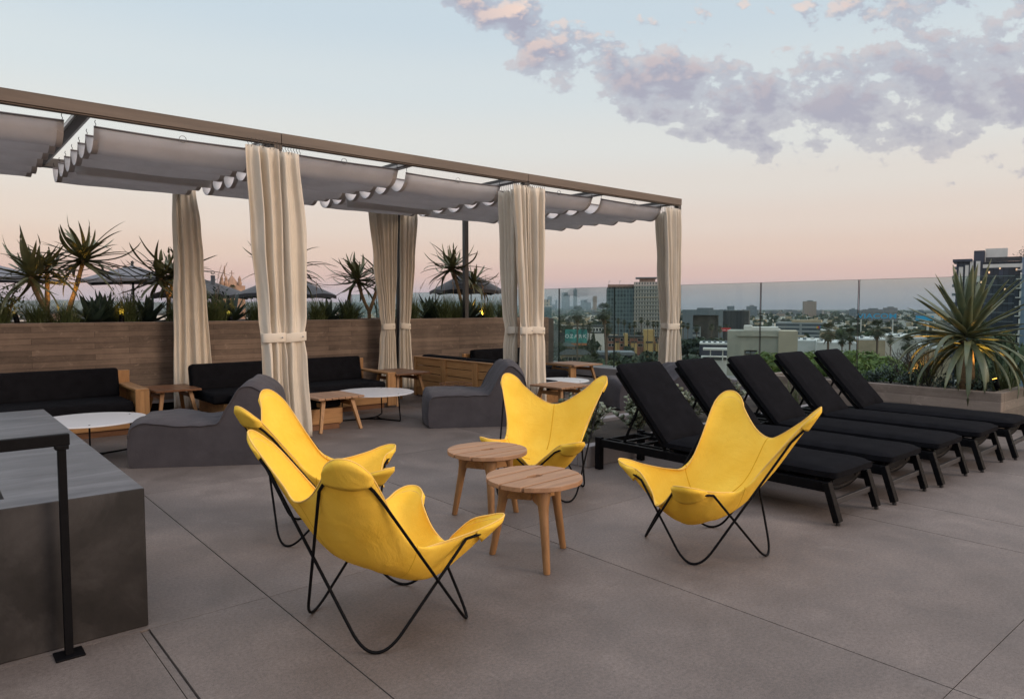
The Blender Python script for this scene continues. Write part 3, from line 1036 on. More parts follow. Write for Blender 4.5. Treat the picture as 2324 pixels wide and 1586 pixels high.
def make_chair(label, x, y, w):
    r = thing('butterfly_chair', label, 'chair', (x, y, 0), w, 'yellow butterfly chairs round the low tables')
    f = MB()
    f.tube(rod_path([('BL', 1), ('FL', 0), ('FR', 1), ('BR', 0)]), .0072, 8, closed=True)
    f.tube(rod_path([('BR', 1), ('FR', 0), ('FL', 1), ('BL', 0)]), .0072, 8, closed=True)
    f.build('frame', M['black'], r, smooth=True)
    mb = MB()
    rows = [[tuple(SP[k, i] + np.array((0, 0, min(1, (SKN - k) / 3) * (.009 * noise.noise(Vector((SP[k, i][0] * 7 + x, SP[k, i][1] * 7, w))) + .004 * noise.noise(Vector((SP[k, i][0] * 22 + x, SP[k, i][1] * 22, w))))))) for i in range(SN)] for k in range(1, SKN + 1)]
    mb.v.append(tuple(SP[0, 0]))
    for row in rows: mb.v += row
    for i in range(SN):
        mb.f.append((0, 1 + i, 1 + (i + 1) % SN))
    for k in range(SKN - 1):
        for i in range(SN):
            j = (i + 1) % SN
            mb.f.append((1 + k * SN + i, 1 + (k + 1) * SN + i, 1 + (k + 1) * SN + j, 1 + k * SN + j))
    s = mb.build('sling', M['sling'], r, smooth=True, solid=.004)
    MB().tube([rows[-1][i] for i in range(SN)], .0044, 6, closed=True).build('edge_binding', M['binding'], s, smooth=True)
    MB().tube([Vector(rows[-1][i]).lerp(Vector(rows[-2][i]), .62) for i in range(SN)], .0030, 4, closed=True).build('hem_stitch', M['binding'], s, smooth=True)
    sm = MB()
    for q in range(4):
        i = (q * 10 + 8) * 4
        sm.tube([tuple(np.array(rows[k][i]) + np.array((0, 0, .002))) for k in range(SKN)], .0042, 5)
    sm.build('seam', M['seam'], s, smooth=True)
    for q, e in enumerate(('BL', 'FL', 'FR', 'BR')):
        T, a, wv, up = SI[e]
        i0, i1 = (q * 10 + 0) * 4, (q * 10 + 6) * 4
        G = []
        HEM = .135
        idx = [i for i in range(i0, i1 + 1) if (Vector(rows[-1][i]) - T).dot(a) < HEM - .004]
        for i in idx:
            line = [Vector(rows[k][i]) for k in range(SKN - 1, -1, -1)]
            ac = [(v - T).dot(a) for v in line]
            cut = next(k for k in range(1, SKN) if ac[k] >= HEM)
            f = cut - 1 + (HEM - ac[cut - 1]) / (ac[cut] - ac[cut - 1])
            t = (i - idx[0]) / (idx[-1] - idx[0])
            col = []
            for k in range(8):
                g = f * k / 7
                m0 = int(g)
                pt = line[m0].lerp(line[min(m0 + 1, SKN - 1)], g - m0)
                pt = pt - sling_normal(max(1, SKN - m0 - 0), i, up) * (.0135 * min(1, k / 7 * 7) * min(1, t * 8, (1 - t) * 8) + .003)
                col.append(pt)
            G.append(col)
        MB().grid(G).build('pocket', M['sling'], s, smooth=True, solid=.003)
    return r


make_chair('nearest yellow butterfly chair, seen from behind', 1.715, 2.946, .045)
make_chair('yellow butterfly chair partly hidden behind the nearest one, beside the left beanbag', 2.095, 4.344, -.551)
make_chair('yellow butterfly chair facing the camera behind the two round stools', 3.854, 4.171, -2.55)
make_chair('yellow butterfly chair on the right in front of the black loungers', 3.756, 2.553, 2.763)


# ------------------------------------------------------------------ round slatted stools
def round_table(label, x, y, rz, R=.287, h=.50):
    r = thing('side_table', label, 'side table', (x, y, 0), rz, 'round wooden side tables')
    mb = MB()
    edges = [-R, -.145, -.002, .14, R]
    hole = (.045, .016)
    for a, b in zip(edges, edges[1:]):
        a2, b2 = a + .0085, b - .0085
        m = 26
        def arc(yv): return math.sqrt(max(0, R * R - yv * yv))
        top = []
        ysv = [lerp(a2, b2, k / 8) for k in range(9)]
        poly = [(-arc(v), v) for v in ysv] + [(arc(v), v) for v in reversed(ysv)]
        if abs(b) < .01:      # half of the finger hole cut in each middle board
            poly = [(-arc(v), v) for v in ysv] + [(-.055, b2), (-.04, b2 - .017), (.04, b2 - .017), (.055, b2)] + [(arc(v), v) for v in reversed(ysv)]
        if abs(a) < .01:
            poly = [(-.055, a2), (-.04, a2 + .017), (.04, a2 + .017), (.055, a2)][::-1] + [(-arc(v), v) for v in ysv] + [(arc(v), v) for v in reversed(ysv)]
        pp = []
        for q in poly:
            if not pp or (Vector(q) - Vector(pp[-1])).length > 1e-4: pp.append(q)
        if (Vector(pp[0]) - Vector(pp[-1])).length < 1e-4: pp.pop()
        mb.prism(pp, h - .028, h)
    mb.build('top', M['top_x'], r, bevel=.003)
    MB().lathe([(R * .90, h - .036), (R * .90, h - .0286), (.001, h - .0286)], 32).build('gap_shade_disc', M['teak_dark'], r)  # added dark disc, stands in for the shade inside the slat gaps
    for k in range(3):
        a = PI * 2 / 3 * k
        c, s = math.cos(a), math.sin(a)
        MB().bar((c * .012, s * .012, h - .118), (c * .185, s * .185, h - .118), .032, .055).build('rail', M['teak_x'], r, bevel=.003)
        t = Vector((c * .170, s * .170, h - .029))
        f = Vector((c * .262, s * .262, 0))
        mb = MB()
        P = []
        for u in (0, .10, .22, .34, 1):
            p = t.lerp(f, u)
            rr = {0: .046, .10: .045, .22: .032, .34: .0275, 1: .020}[u]
            P.append([(p.x + rr * math.cos(q + a), p.y + rr * math.sin(q + a), p.z) for q in [2 * PI * j / 12 + PI / 12 for j in range(12)]])
        mb.grid(P, True)
        mb.f.append(tuple(range(11, -1, -1)))
        mb.f.append(tuple(48 + j for j in range(12)))
        mb.build('leg', M['oak_z'], r, smooth=True, bevel=.004)
    return r


round_table('nearer round slatted wooden stool table on three splayed legs', 2.78, 3.075, rad(4), .287, .50)
round_table('farther round slatted wooden stool table, half behind the nearer one', 3.06, 3.88, rad(-2), .282, .50)


# ------------------------------------------------------------------ sun loungers
def lounger(label, x, y, first=None, rz=0, tilt=48):
    g = 'black sun loungers in a row'
    if first: return dup(first, (x, y, 0), rz, label, g)
    W = .60
    r = thing('sun_lounger', label, 'sun lounger', (x, y, 0), rz, g)
    for xx in (0, W):
        MB().box(xx - .02, xx + .02, .06, 2.245, .215, .285).build('side_rail', M['black'], r, bevel=.003)
    for xx in (0, W):
        s = -1 if xx == 0 else 1
        MB().bar((xx + s * .008, .085, .285), (xx + s * .008, .0, .022), .045, .062).build('front_leg', M['black'], r, bevel=.004)
        MB().lathe([(.014, 0), (.016, .004), (.016, .018), (.012, .022)], 10, (xx + s * .008, .0, 0)).build('foot_pad', M['steel'], r)
        MB().box(xx - .026, xx + .026, 2.20, 2.265, 0, .30).build('rear_leg', M['black'], r, bevel=.004)
    MB().bar((.02, .045, .15), (W - .02, .045, .15), .022, .04).build('leg_stretcher', M['steel'], r, bevel=.003)
    fr = MB().bar((0.02, .12, .255), (W - .02, .12, .255), .03, .045).bar((.02, 2.22, .255), (W - .02, 2.22, .255), .03, .045).bar((.02, 1.50, .25), (W - .02, 1.50, .25), .03, .04)
    for k in range(9):
        yy = .22 + k * .15
        fr.bar((.02, yy, .282), (W - .02, yy, .282), .05, .012)
    for xx in (.12, .48): fr.bar((xx, .10, .268), (xx, 2.23, .268), .02, .02)
    fr.build('deck_slats', M['black'], r)
    hy, hz = 1.50, .305
    ca, sa = math.cos(rad(tilt)), math.sin(rad(tilt))
    bk = MB()
    def B(px, l, o): return (px, hy + ca * l - sa * o, hz + sa * l + ca * o)
    for xx in (.04, W - .04): bk.bar(B(xx, 0, -.01), B(xx, .82, -.01), .03, .025)
    for l in (.06, .3, .55, .8): bk.bar(B(.04, l, -.01), B(W - .04, l, -.01), .02, .02)
    bk.build('back_frame', M['black'], r)
    st = MB()
    for xx in (.10, W - .10): st.bar(B(xx, .48, -.02), (xx, 2.02, .265), .02, .014)
    st.bar((.05, 2.02, .268), (W - .05, 2.02, .268), .03, .02).bar((.05, 1.86, .262), (W - .05, 1.86, .262), .03, .02)
    st.build('back_prop', M['black'], r)

    def pad(name, F, L, Wd, T):
        nx, ny = 14, 26
        V = []
        mb = MB()
        def edge(u):  # 0..1 -> rounded pillow edge
            return 1 - (2 * abs(u - .5)) ** 10
        for side in (1, -1):
            G = []
            for i in range(ny + 1):
                row = []
                for j in range(nx + 1):
                    u, v = j / nx, i / ny
                    e = min(edge(u), edge(v)) ** .5
                    t = T / 2 * (.45 + .55 * e)
                    crown = .014 * (1 - (2 * u - 1) ** 2) * (1 - (2 * v - 1) ** 4) if side > 0 else 0
                    nz = .003 * noise.noise(Vector((u * 5, v * 9, L)))
                    ox = (u - .5) * Wd
                    oy = (v - .5) * L
                    # pull in corners a little
                    k = (abs(2 * u - 1) ** 14) * (abs(2 * v - 1) ** 14)
                    ox *= 1 - .04 * k
                    oy *= 1 - .012 * k
                    row.append(F(ox + Wd / 2, oy + L / 2, T / 2 + side * t + crown + nz))
                G.append(row)
            V.append(G)
        mb.grid(V[0])
        mb.grid([row[::-1] for row in V[1]])
        per = lambda G: G[0] + [q[-1] for q in G[1:]] + G[-1][-2::-1] + [q[0] for q in G[-2:0:-1]]
        a, b = per(V[0]), per(V[1])
        mb.grid([[q for q in b], [q for q in a]], True)
        return mb.build(name, M['cushion'], r, smooth=True)
    pad('seat_cushion', lambda a, b, c: (a, .03 + b, .292 + c), 1.49, W + .02, .088)
    pad('back_cushion', lambda a, b, c: B(a, b + .0, c + .005), .86, W + .02, .088)
    MB().tube(chaikin([(.06, .10, .27), (.16, .12, .21), (.30, .14, .19), (.44, .12, .21), (.54, .10, .27)], 2, False), .008, 6, flat=2.2).build('strap', M['black'], r)
    return r


L1 = lounger('nearest black sun lounger, behind the right yellow chair', 4.815, 2.19)
lounger('second black sun lounger counted from the yellow chair', 5.655, 2.15, L1, rad(.6))
lounger('middle one of the five black sun loungers', 6.505, 2.11, L1, rad(1.0))
lounger('fourth black sun lounger, last but one towards the yucca planter', 7.395, 2.07, L1, rad(1.4))
lounger('farthest black sun lounger, beside the yucca planter', 8.25, 2.03, L1, rad(1.8))


# ------------------------------------------------------------------ beanbag loungers
def beanbag(label, x, y, rz, L=1.42, W=.85, seed=1, back=.79):
    r = thing('beanbag_lounger', label, 'beanbag', (x, y, 0), rz, 'grey beanbag loungers')
    prof = [(.05, .0), (.0, .10), (.0, .25), (.02, .36), (.09, .415), (.3, .425), (.6, .41), (.80, .415), (.875, .45), (.94, lerp(.45, back, .30)), (1.02, lerp(.45, back, .66)), (1.10, lerp(.45, back, .93)), (1.16, back), (1.25, back - .025), (1.36, lerp(.45, back, .6)), (1.41, .42), (1.42, .22), (1.40, .05), (1.36, .0), (.9, .0), (.45, .0)]
    prof = [(a * L / 1.42, b) for a, b in prof]
    C = catmull([(a, 0, b) for a, b in prof], 5)
    n = len(C)
    cx, cz = .62 * L / 1.42, .24
    P = []
    m = 22
    for j in range(m + 1):
        t = j / m
        s = 2 * t - 1
        e = abs(s) ** 7
        row = []
        for q in C:
            k = 1 - .035 * e
            px, pz = cx + (q.x - cx) * k, q.z if q.z < .02 else .0 + (q.z) * (1 - .045 * e)
            yy = W * t
            bulge = .045 * (1 - e) * (1 if 0 < t < 1 else 0)
            nn = noise.noise(Vector((px * 3.3 + seed * 5, yy * 3.3, pz * 3.3 + seed))) * .022 + noise.noise(Vector((px * 8 + seed * 5, yy * 5, pz * 9 + seed))) * .014 + (abs(noise.noise(Vector((px * 5 + seed, yy * 14, pz * 4)))) - .2) * .014
            # tucks near the crease between seat and back
            cr = math.exp(-((px - .86 * L / 1.42) / .09) ** 2) * (1 if pz > .3 else 0)
            nn -= cr * .018 * abs(math.sin(yy * 17 + seed))
            z = pz + nn * (0 if pz < .03 else 1)
            # bow: the seat crowns between the side seams
            z += (.03 * (1 - s * s) if pz > .3 else 0)
            row.append((px - (.035 * (1 - s * s) if px < .1 else 0), yy, max(0.001, z)))
        P.append(row)
    mb = MB().grid(P, True)
    nside = []
    for row in (0, m):
        nside.append(len(mb.f))
        mb.f.append(tuple(row * n + k for k in range(n)))
    o = mb.build('cover', M['bean'], r, smooth=True)
    for f_ in nside: o.data.polygons[f_].use_smooth = False
    o.data.polygons.foreach_set('use_smooth', [len(q.vertices) < 5 for q in o.data.polygons])
    for side in (0, -1):
        e = P[side]
        pts = [e[k] for k in range(12, 88)]
        MB().tube([(p[0], p[1] + (.003 if side else -.003), p[2] + .003) for p in pts], .0075, 5).build('piping', M['piping'], o, smooth=True)
    return r


beanbag('grey beanbag lounger on the left, behind the yellow chairs', 1.45, 7.28, rad(-31.5), 1.36, .85, 1)
beanbag('grey beanbag lounger in the middle, in front of the slatted sofa back', 4.80, 7.29, rad(-30), 1.30, .88, 2)
beanbag('grey beanbag lounger mostly hidden behind the first black loungers', 7.75, 6.75, rad(-28), 1.42, .85, 3, .62)


# ------------------------------------------------------------------ teak sofas
def cushion(name, parent, x0, x1, y0, y1, z0, z1, b=.035, material=None):
    mb = MB()
    nx, ny = max(4, int((x1 - x0) / .14)), max(4, int((y1 - y0) / .14))
    o = MB().box(x0, x1, y0, y1, z0, z1).build(name, material or M['cushion'], parent, bevel=b, seg=4)
    return o


def lean(name, parent, x0, x1, y, z0, z1, t, tilt, rz=0):
    """back cushion standing on z0, its foot at y, leaning away by TILT"""
    mb = MB().box(x0, x1, 0, t, 0, z1 - z0)
    o = mb.build(name, M['cushion'], parent, bevel=.04, seg=4, loc=(0, y, z0))
    o.rotation_euler = (-tilt, 0, 0)
    return o


def sofa_base(r, x0, x1, y0, y1):
    MB().box(x0, x1, y0, y1, .075, .262).build('base', M['teak_x'], r, bevel=.004)
    MB().box(x0 + .03, x1 - .03, y0 + .03, y1, .0, .074).build('plinth', M['teak_dark'], r)


def arm(r, x, y0, y1, zb=.67, za=.53, w=.14, closed=False):
    MB().box(x - w, x, y0, y0 + .05, .03, za - .028).build('arm_post', M['teak_z'], r, bevel=.004)
    MB().box(x - w, x, y0, y1 - .07, za - .027, za).build('armrest', M['teak_y'], r, bevel=.004)
    MB().box(x - w, x, y1 - .07, y1, .03, zb).build('back_post', M['teak_z'], r, bevel=.004)
    if closed: MB().box(x - .035, x - .01, y0 + .052, y1 - .072, .26, za - .03).build('arm_panel', M['teak_y'], r)


s1 = thing('teak_sofa', 'teak sofa with black cushions at the far left, behind the concrete counter', 'sofa', (0, 9.2, 0), 0, 'teak sofas with black cushions')
sofa_base(s1, -1.2, 1.955, .02, 1.0)
arm(s1, 2.11, 0, 1.08, .69, .535, .15, True)
MB().box(-1.2, 1.955, 1.0, 1.06, .05, .62).build('back_board', M['teak_x'], s1, bevel=.004)
cushion('seat_cushion', s1, -1.2, 1.95, .015, .95, .265, .40, .045)
lean('back_cushion', s1, -1.2, 1.94, .70, .385, .76, .17, rad(12))

s2 = thing('teak_sofa', 'teak sofa with black cushions and a chaise end, behind the nearest curtain', 'sofa', (0, 9.2, 0), 0, 'teak sofas with black cushions')
sofa_base(s2, 2.98, 5.36, .02, 1.0)
MB().box(3.05, 4.03, -1.18, .018, .075, .262).build('chaise_base', M['teak_x'], s2, bevel=.004)
MB().box(3.08, 4.0, -1.15, .018, .0, .074).build('chaise_plinth', M['teak_dark'], s2)
arm(s2, 5.505, 0, 1.08, .69, .53, .14)
MB().box(2.98, 5.36, 1.0, 1.06, .05, .62).build('back_board', M['teak_x'], s2, bevel=.004)
cushion('seat_cushion', s2, 2.84, 5.35, .015, .95, .265, .40, .045)
cushion('chaise_cushion', s2, 3.05, 4.02, -1.18, .0, .265, .40, .045)
lean('back_cushion', s2, 2.80, 4.12, .70, .385, .755, .17, rad(12))
lean('back_cushion', s2, 4.13, 5.33, .70, .385, .76, .17, rad(12))

s3 = thing('teak_sofa', 'teak corner sofa seen from its slatted back, black cushions inside', 'sofa', (6.47, 0, 0), 0, 'teak sofas with black cushions')
y0, y1 = 7.62, 10.22
for k in range(5):
    z = .03 + k * .127
    MB().box(.012, .036, y0 + .02, y1 - .02, z, z + .117).build('back_slat', M['teak_y'], s3, bevel=.003)
for yy in (10.16, 9.28, 8.44, 7.62):
    MB().box(-.004, .05, yy, yy + (.06 if yy > 10 else .14), .012, .655).build('back_post', M['teak_z'], s3, bevel=.003)
MB().box(-.008, .055, y0, y1, .656, .676).build('back_cap', M['teak_y'], s3, bevel=.003)
MB().box(.06, .95, y0, 9.4, .075, .262).build('base', M['teak_y'], s3, bevel=.004)
MB().box(.06, 2.78, 9.402, 10.3, .075, .262).build('base', M['teak_x'], s3, bevel=.004)
cushion('seat_cushion', s3, .06, .95, y0, 9.4, .265, .40, .045)
cushion('seat_cushion', s3, .06, 2.76, 9.41, 10.25, .265, .40, .045)
c = MB().box(0, .16, 7.64, 8.85, 0, .33).build('back_cushion', M['cushion'], s3, bevel=.04, seg=4, loc=(.10, 0, .37)); c.rotation_euler = (0, rad(-6), 0)
c = MB().box(0, .16, 8.87, 10.1, 0, .33).build('back_cushion', M['cushion'], s3, bevel=.04, seg=4, loc=(.10, 0, .37)); c.rotation_euler = (0, rad(-6), 0)
lean('back_cushion', s3, 1.22, 2.76, 10.08, .385, .75, .16, rad(8))
MB().box(1.12, 2.78, 10.3, 10.36, .05, .66).build('back_board', M['teak_x'], s3, bevel=.004)

s4 = thing('teak_armchair', 'teak armchair end with dark cushion, right of the middle front curtain', 'armchair', (8.78, 8.62, 0))
MB().box(-1.0, -.145, .02, .95, .075, .262).build('base', M['teak_x'], s4, bevel=.004)
arm(s4, 0, 0, 1.0, .56, .50, .14)
cushion('seat_cushion', s4, -1.0, -.15, .015, .93, .265, .42, .06)


# ------------------------------------------------------------------ small tables
def small_table(label, x, y, rz, sx, sy, h, mtop, slats=6, gap=.004, mleg=None, along='y'):
    r = thing('low_table', label, 'low table', (x, y, 0), rz, 'small square teak tables')
    t = .024
    n = slats
    mb = MB()
    for k in range(n):
        a = -sx / 2 + k * sx / n
        mb.box(a + gap / 2, a + sx / n - gap / 2, -sy / 2, sy / 2, h - t, h)
    mb.build('top', mtop, r, bevel=.002, seg=1)
    ml = mleg or M['teak_z']
    for a in (-1, 1):
        for b in (-1, 1):
            MB().bar((a * sx * .30, b * sy * .30, h - t), (a * sx * .44, b * sy * .44, .0), .042, .052, .03, .036).build('leg', ml, r, bevel=.003)
    for a in (-1, 1):
        MB().box(a * sx * .33 - .014, a * sx * .33 + .014, -sy * .31, sy * .31, h - .125, h - .075).build('apron', M['teak_dark'] if mleg else M['teak_y'], r, bevel=.003)
    MB().box(-sx * .32, sx * .32, -.02, .02, h - t - .032, h - t - .001).build('batten', M['teak_x'], r)
    return r


small_table('reddish square teak table between the first two sofas', 2.55, 9.96, 0, .55, .74, .45, M['teak_dark'], 5, .002, M['teak_z'])
small_table('slatted square teak table in front of the chaise, by the nearest curtain', 3.90, 8.10, rad(2), .62, .62, .42, M['top_y'], 7, .007)
small_table('reddish square teak table between the second sofa and the slatted sofa back', 5.80, 9.60, 0, .62, .88, .5, M['teak_dark'], 5, .002, M['teak_z'])
small_table('teak table by the glass, in front of the billboard', 9.02, 8.95, 0, .72, .8, .5, M['top_x'], 4, .003)
small_table('slatted square teak table behind the facing yellow chair', 6.90, 7.08, rad(2), .62, .62, .42, M['top_x'], 7, .007)


def coffee_table(label, x, y, rz, R, h=.37):
    r = thing('coffee_table', label, 'coffee table', (x, y, 0), rz, 'round white coffee tables on wire legs')
    MB().lathe([(R - .012, h - .014), (R, h - .010), (R, h - .004), (R - .006, h), (0.001, h)], 64).build('top', M['white_top'], r, smooth=False)
    for k in range(3):
        a = k * 2 * PI / 3
        c, s = math.cos(a), math.sin(a)
        T = lambda rr, t, z: (rr * c - t * s, rr * s + t * c, z)
        pts = [T(R * .80, .0, h - .014), T(R * .84, 0, .12), T(R * .85, 0, .02), T(R * .78, 0, .009), T(.16, .0, .009), T(.05, .04, .009), T(-.06, .12, .009)]
        P = [Vector(pts[0])]
        P = catmull([pts[0], pts[0], pts[1], pts[2], pts[3], pts[4], pts[5], pts[6], pts[6]], 5, False)
        MB().tube(P, .0085, 7).build('wire_leg', M['black'], r, smooth=True)
    return r


coffee_table('round white coffee table behind the concrete counter, by the left sofa', 1.31, 8.13, rad(20), .52, .375)
coffee_table('round white coffee table between the second sofa and the middle beanbag', 4.70, 8.42, rad(-72), .53, .365)
coffee_table('round white coffee table behind the facing yellow chair, by the middle curtain', 7.55, 7.72, rad(40), .42, .39)

bk = thing('wire_basket', 'round wire basket against the slatted sofa back', 'basket', (5.93, 8.25, 0))
mb = MB()
for z, rr in [(.40 - .03 * k, .235 - .003 * k) for k in range(13)]:
    mb.tube([(rr * math.cos(q), rr * math.sin(q), z) for q in [2 * PI * k / 28 for k in range(28)]], .003 if z < .39 else .006, 5, closed=True)
for k in range(16):
    q = 2 * PI * k / 16
    mb.tube([(.235 * math.cos(q), .235 * math.sin(q), .40), (.199 * math.cos(q), .199 * math.sin(q), .02)], .003, 5)
mb.build('wire', M['teak_dark'], bk, smooth=True)
# ================================================================== planting
def leaf_strip(mb, pts, w, n_, fold=.25, taper=1.0, base=.7, wob=0):
    """blade along PTS: half width w(t), V folded; N_ = rough upper normal"""
    pts = [Vector(p) for p in pts]
    m = len(pts)
    rows = []
    for i, p in enumerate(pts):
        t = i / (m - 1)
        d = (pts[min(i + 1, m - 1)] - pts[max(i - 1, 0)]).normalized()
        s = d.cross(n_)
        if s.length < 1e-4: s = d.cross(Vector((1, 0, .1)))
        s.normalize()
        u = s.cross(d).normalized()
        ww = w * (base + (1 - base) * min(1, t * 4)) * max(.02, (1 - t ** 1.6) ** taper)
        rows.append([p - s * ww + u * ww * fold, p, p + s * ww + u * ww * fold])
    mb.grid(rows)


def arc_leaf(o, az, el, L, bend, m=8, curl=0):
    """points of a leaf leaving O at azimuth AZ / elevation EL, sagging by BEND"""
    pts = [Vector(o)]
    e = el
    a = az
    for i in range(m):
        st = L / m
        pts.append(pts[-1] + Vector((math.cos(a) * math.cos(e), math.sin(a) * math.cos(e), math.sin(e))) * st)
        e -= bend / m * (.5 + i / m)
        a += curl / m
    return pts


def aloe_tree(label, x, y, stems, seed):
    """stems: list of (list of points for the limb, head radius, leaf count)"""
    rnd = random.Random(seed)
    r = thing('aloe_tree', label, 'tree', (x, y, 1.2), 0, 'tree aloes in the long planter')
    for pts, R, n in stems:
        P = catmull([pts[0]] + list(pts) + [pts[-1]], 5, False)
        rr = [lerp(.037, .027, i / (len(P) - 1)) * (1 + .08 * math.sin(i * 1.7)) for i in range(len(P))]
        MB().tube(P, rr, 9).build('trunk', M['bark'], r, smooth=True)
        top = Vector(pts[-1])
        mb = MB()
        n = int(n * .85)
        for k in range(n):
            q = k / n
            az = k * 2.39996 + rnd.uniform(-.4, .4)
            el = math.asin(lerp(-.62, .985, q)) + rnd.uniform(-.2, .2)
            L = R * .98 * rnd.uniform(.7, 1.3) * (1.22 if abs(el) < .5 else (.85 if el > 1 else 1)) * (1.0 - .25 * max(0, q - .7))
            o = top + Vector((math.cos(az) * .03, math.sin(az) * .03, lerp(-.05, .07, q)))
            bend = rnd.choice((-1, 1)) * rnd.uniform(.2, 1.25)
            leaf_strip(mb, arc_leaf(o, az, el, L, bend, 9, rnd.uniform(-1.1, 1.1)), .037 * rnd.uniform(.8, 1.2), Vector((0, 0, 1)), .4, .62, .9)
        mb.build('crown', M['aloe'], r, smooth=True)
    return r


V3 = Vector
aloe_tree('tall aloe tree with two leaning trunks, leftmost in the planter', .62 + .93, 11.85,
          [([V3((0, 0, 0)), V3((-.10, -.02, .18)), V3((-.24, -.05, .50)), V3((-.30, -.06, .72))], .62, 56),
           ([V3((-.12, -.03, .22)), V3((-.10, .05, .55)), V3((-.09, .06, .86))], .45, 34),
           ([V3((.06, .02, 0)), V3((.13, .0, .22)), V3((.26, .05, .62)), V3((.36, .08, .98))], .66, 70)], 3)
aloe_tree('aloe tree with one trunk, just left of the untied curtain', 3.02, 11.85,
          [([V3((0, 0, 0)), V3((.01, 0, .4)), V3((.0, 0, .52)), V3((-.10, -.03, .74))], .56, 44),
           ([V3((0, 0, .45)), V3((.04, 0, .56)), V3((.12, .02, .80))], .60, 54)], 5)
aloe_tree('aloe tree hidden behind the nearest curtain, only leaf tips showing', 5.02, 11.9,
          [([V3((0, 0, 0)), V3((.02, .02, .4)), V3((-.03, 0, .92))], .66, 60)], 8)
aloe_tree('forked aloe tree just left of the rear post curtains', 6.55, 11.9,
          [([V3((0, 0, 0)), V3((0, 0, .22)), V3((-.10, 0, .42)), V3((-.24, 0, .80))], .58, 64),
           ([V3((0, 0, .2)), V3((.09, 0, .42)), V3((.20, .02, .68)), V3((.30, .03, .86))], .52, 50)], 11)
aloe_tree('aloe tree with two heads beside the thin black post', 8.78, 11.9,
          [([V3((0, 0, 0)), V3((-.06, 0, .35)), V3((-.16, .02, .75)), V3((-.28, .03, 1.10))], .60, 66),
           ([V3((.0, 0, .3)), V3((.08, 0, .55)), V3((.26, .0, .80))], .46, 44)], 14)


def agave(label, x, y, z, R, n, seed, squash=1):
    rnd = random.Random(seed)
    r = thing('agave', label, 'agave', (x, y, z), 0, 'dark agaves in the long planter')
    mb = MB()
    for k in range(n):
        q = k / n
        az = k * 2.39996
        el = lerp(rad(12), rad(80), q) + rnd.uniform(-.1, .1)
        L = R * rnd.uniform(.85, 1.1)
        leaf_strip(mb, arc_leaf((0, 0, .03), az, el, L, rnd.uniform(-.55, .1), 7), .075 * R / .45, Vector((0, 0, 1)), .5, .9, .55)
    mb.build('rosette', M['agave'], r, smooth=True)
    return r


def grass_clump(label, x, y, z, h, n, seed, plumes=0, spread=.32, group='grass tufts in the long planter'):
    rnd = random.Random(seed)
    r = thing('grass_tuft', label, 'grass', (x, y, z), 0, group)
    mb = MB()
    for k in range(n):
        az = rnd.uniform(0, 2 * PI)
        el = rad(rnd.uniform(48, 88))
        o = (rnd.gauss(0, .06), rnd.gauss(0, .06), 0)
        leaf_strip(mb, arc_leaf(o, az, el, h * rnd.uniform(.55, 1.1), rnd.uniform(.4, 1.5), 6), .0042, Vector((0, 0, 1)), .2, .6, 1)
    mb.build('blades', M['grass'], r)
    for k in range(plumes):
        az = rnd.uniform(0, 2 * PI)
        st = arc_leaf((0, 0, 0), az, rad(rnd.uniform(74, 88)), h * rnd.uniform(1.35, 1.75), rnd.uniform(.2, .6), 8)
        s = MB().tube(st, .0022, 4).build('stalk', M['plume'], r)
        pl = MB()
        for j in range(46):
            p = st[6].lerp(st[-1], j / 46)
            a2 = rnd.uniform(0, 2 * PI)
            leaf_strip(pl, arc_leaf(p, a2, rad(rnd.uniform(20, 70)), .05 * (1.2 - j / 46), .3, 3), .0022, Vector((0, 0, 1)), 0, .6, 1)
        pl.build('plume', M['plume'], s)
    return r


# the row along the planter, left to right
row = [('a', 1.98, 11.75, .44, 20), ('g', 1.30, 11.65, .42, 0), ('g', 1.62, 11.5, .36, 0), ('a', 2.16, 11.95, .5, 24), ('g', 2.42, 11.7, .5, 3), ('a', 2.74, 11.9, .42, 20),
       ('g', 3.12, 11.6, .48, 1), ('g', 3.42, 11.7, .5, 0), ('g', 3.62, 11.6, .5, 3), ('a', 3.98, 11.9, .48, 20), ('g', 4.30, 11.6, .46, 0), ('g', 4.72, 11.75, .40, 0),
       ('a', 5.62, 11.7, .40, 20), ('g', 5.36, 11.6, .46, 1), ('a', 6.02, 11.75, .40, 22), ('g', 5.95, 11.5, .42, 0), ('g', 6.82, 11.65, .44, 1), ('g', 7.30, 11.6, .52, 1),
       ('a', 7.92, 11.9, .52, 22), ('g', 7.98, 11.5, .56, 1), ('g', 8.30, 11.6, .5, 2), ('a', 8.72, 11.75, .42, 20), ('g', 9.16, 11.6, .52, 4), ('a', 9.0, 11.95, .46, 20), ('g', 9.6, 11.6, .5, 1), ('g', .86, 11.7, .4, 0), ('a', .4, 11.8, .45, 18)]
near = ['beside the leftmost aloe tree', 'at the foot of the leftmost aloe tree', 'left of the first agave', 'right of the leftmost aloe tree', 'between the first two aloe trees', 'left of the second aloe tree',
        'at the foot of the second aloe tree', 'hidden behind the untied curtain', 'right of the untied curtain', 'between the untied and the nearest curtain', 'left of the nearest curtain', 'behind the nearest curtain',
        'right of the nearest curtain', 'hugging the right edge of the nearest curtain', 'left of the forked aloe', 'in front of the small agave left of the forked aloe', 'right of the forked aloe trunk', 'right of the rear post curtains',
        'left of the thin black post', 'the biggest one, left of the thin black post', 'just left of the thin black post', 'just right of the thin black post', 'with pale plumes, left of the middle front curtain', 'behind the plumed tuft', 'behind the middle front curtain', 'far left of the planter', 'at the far left edge of the planter']
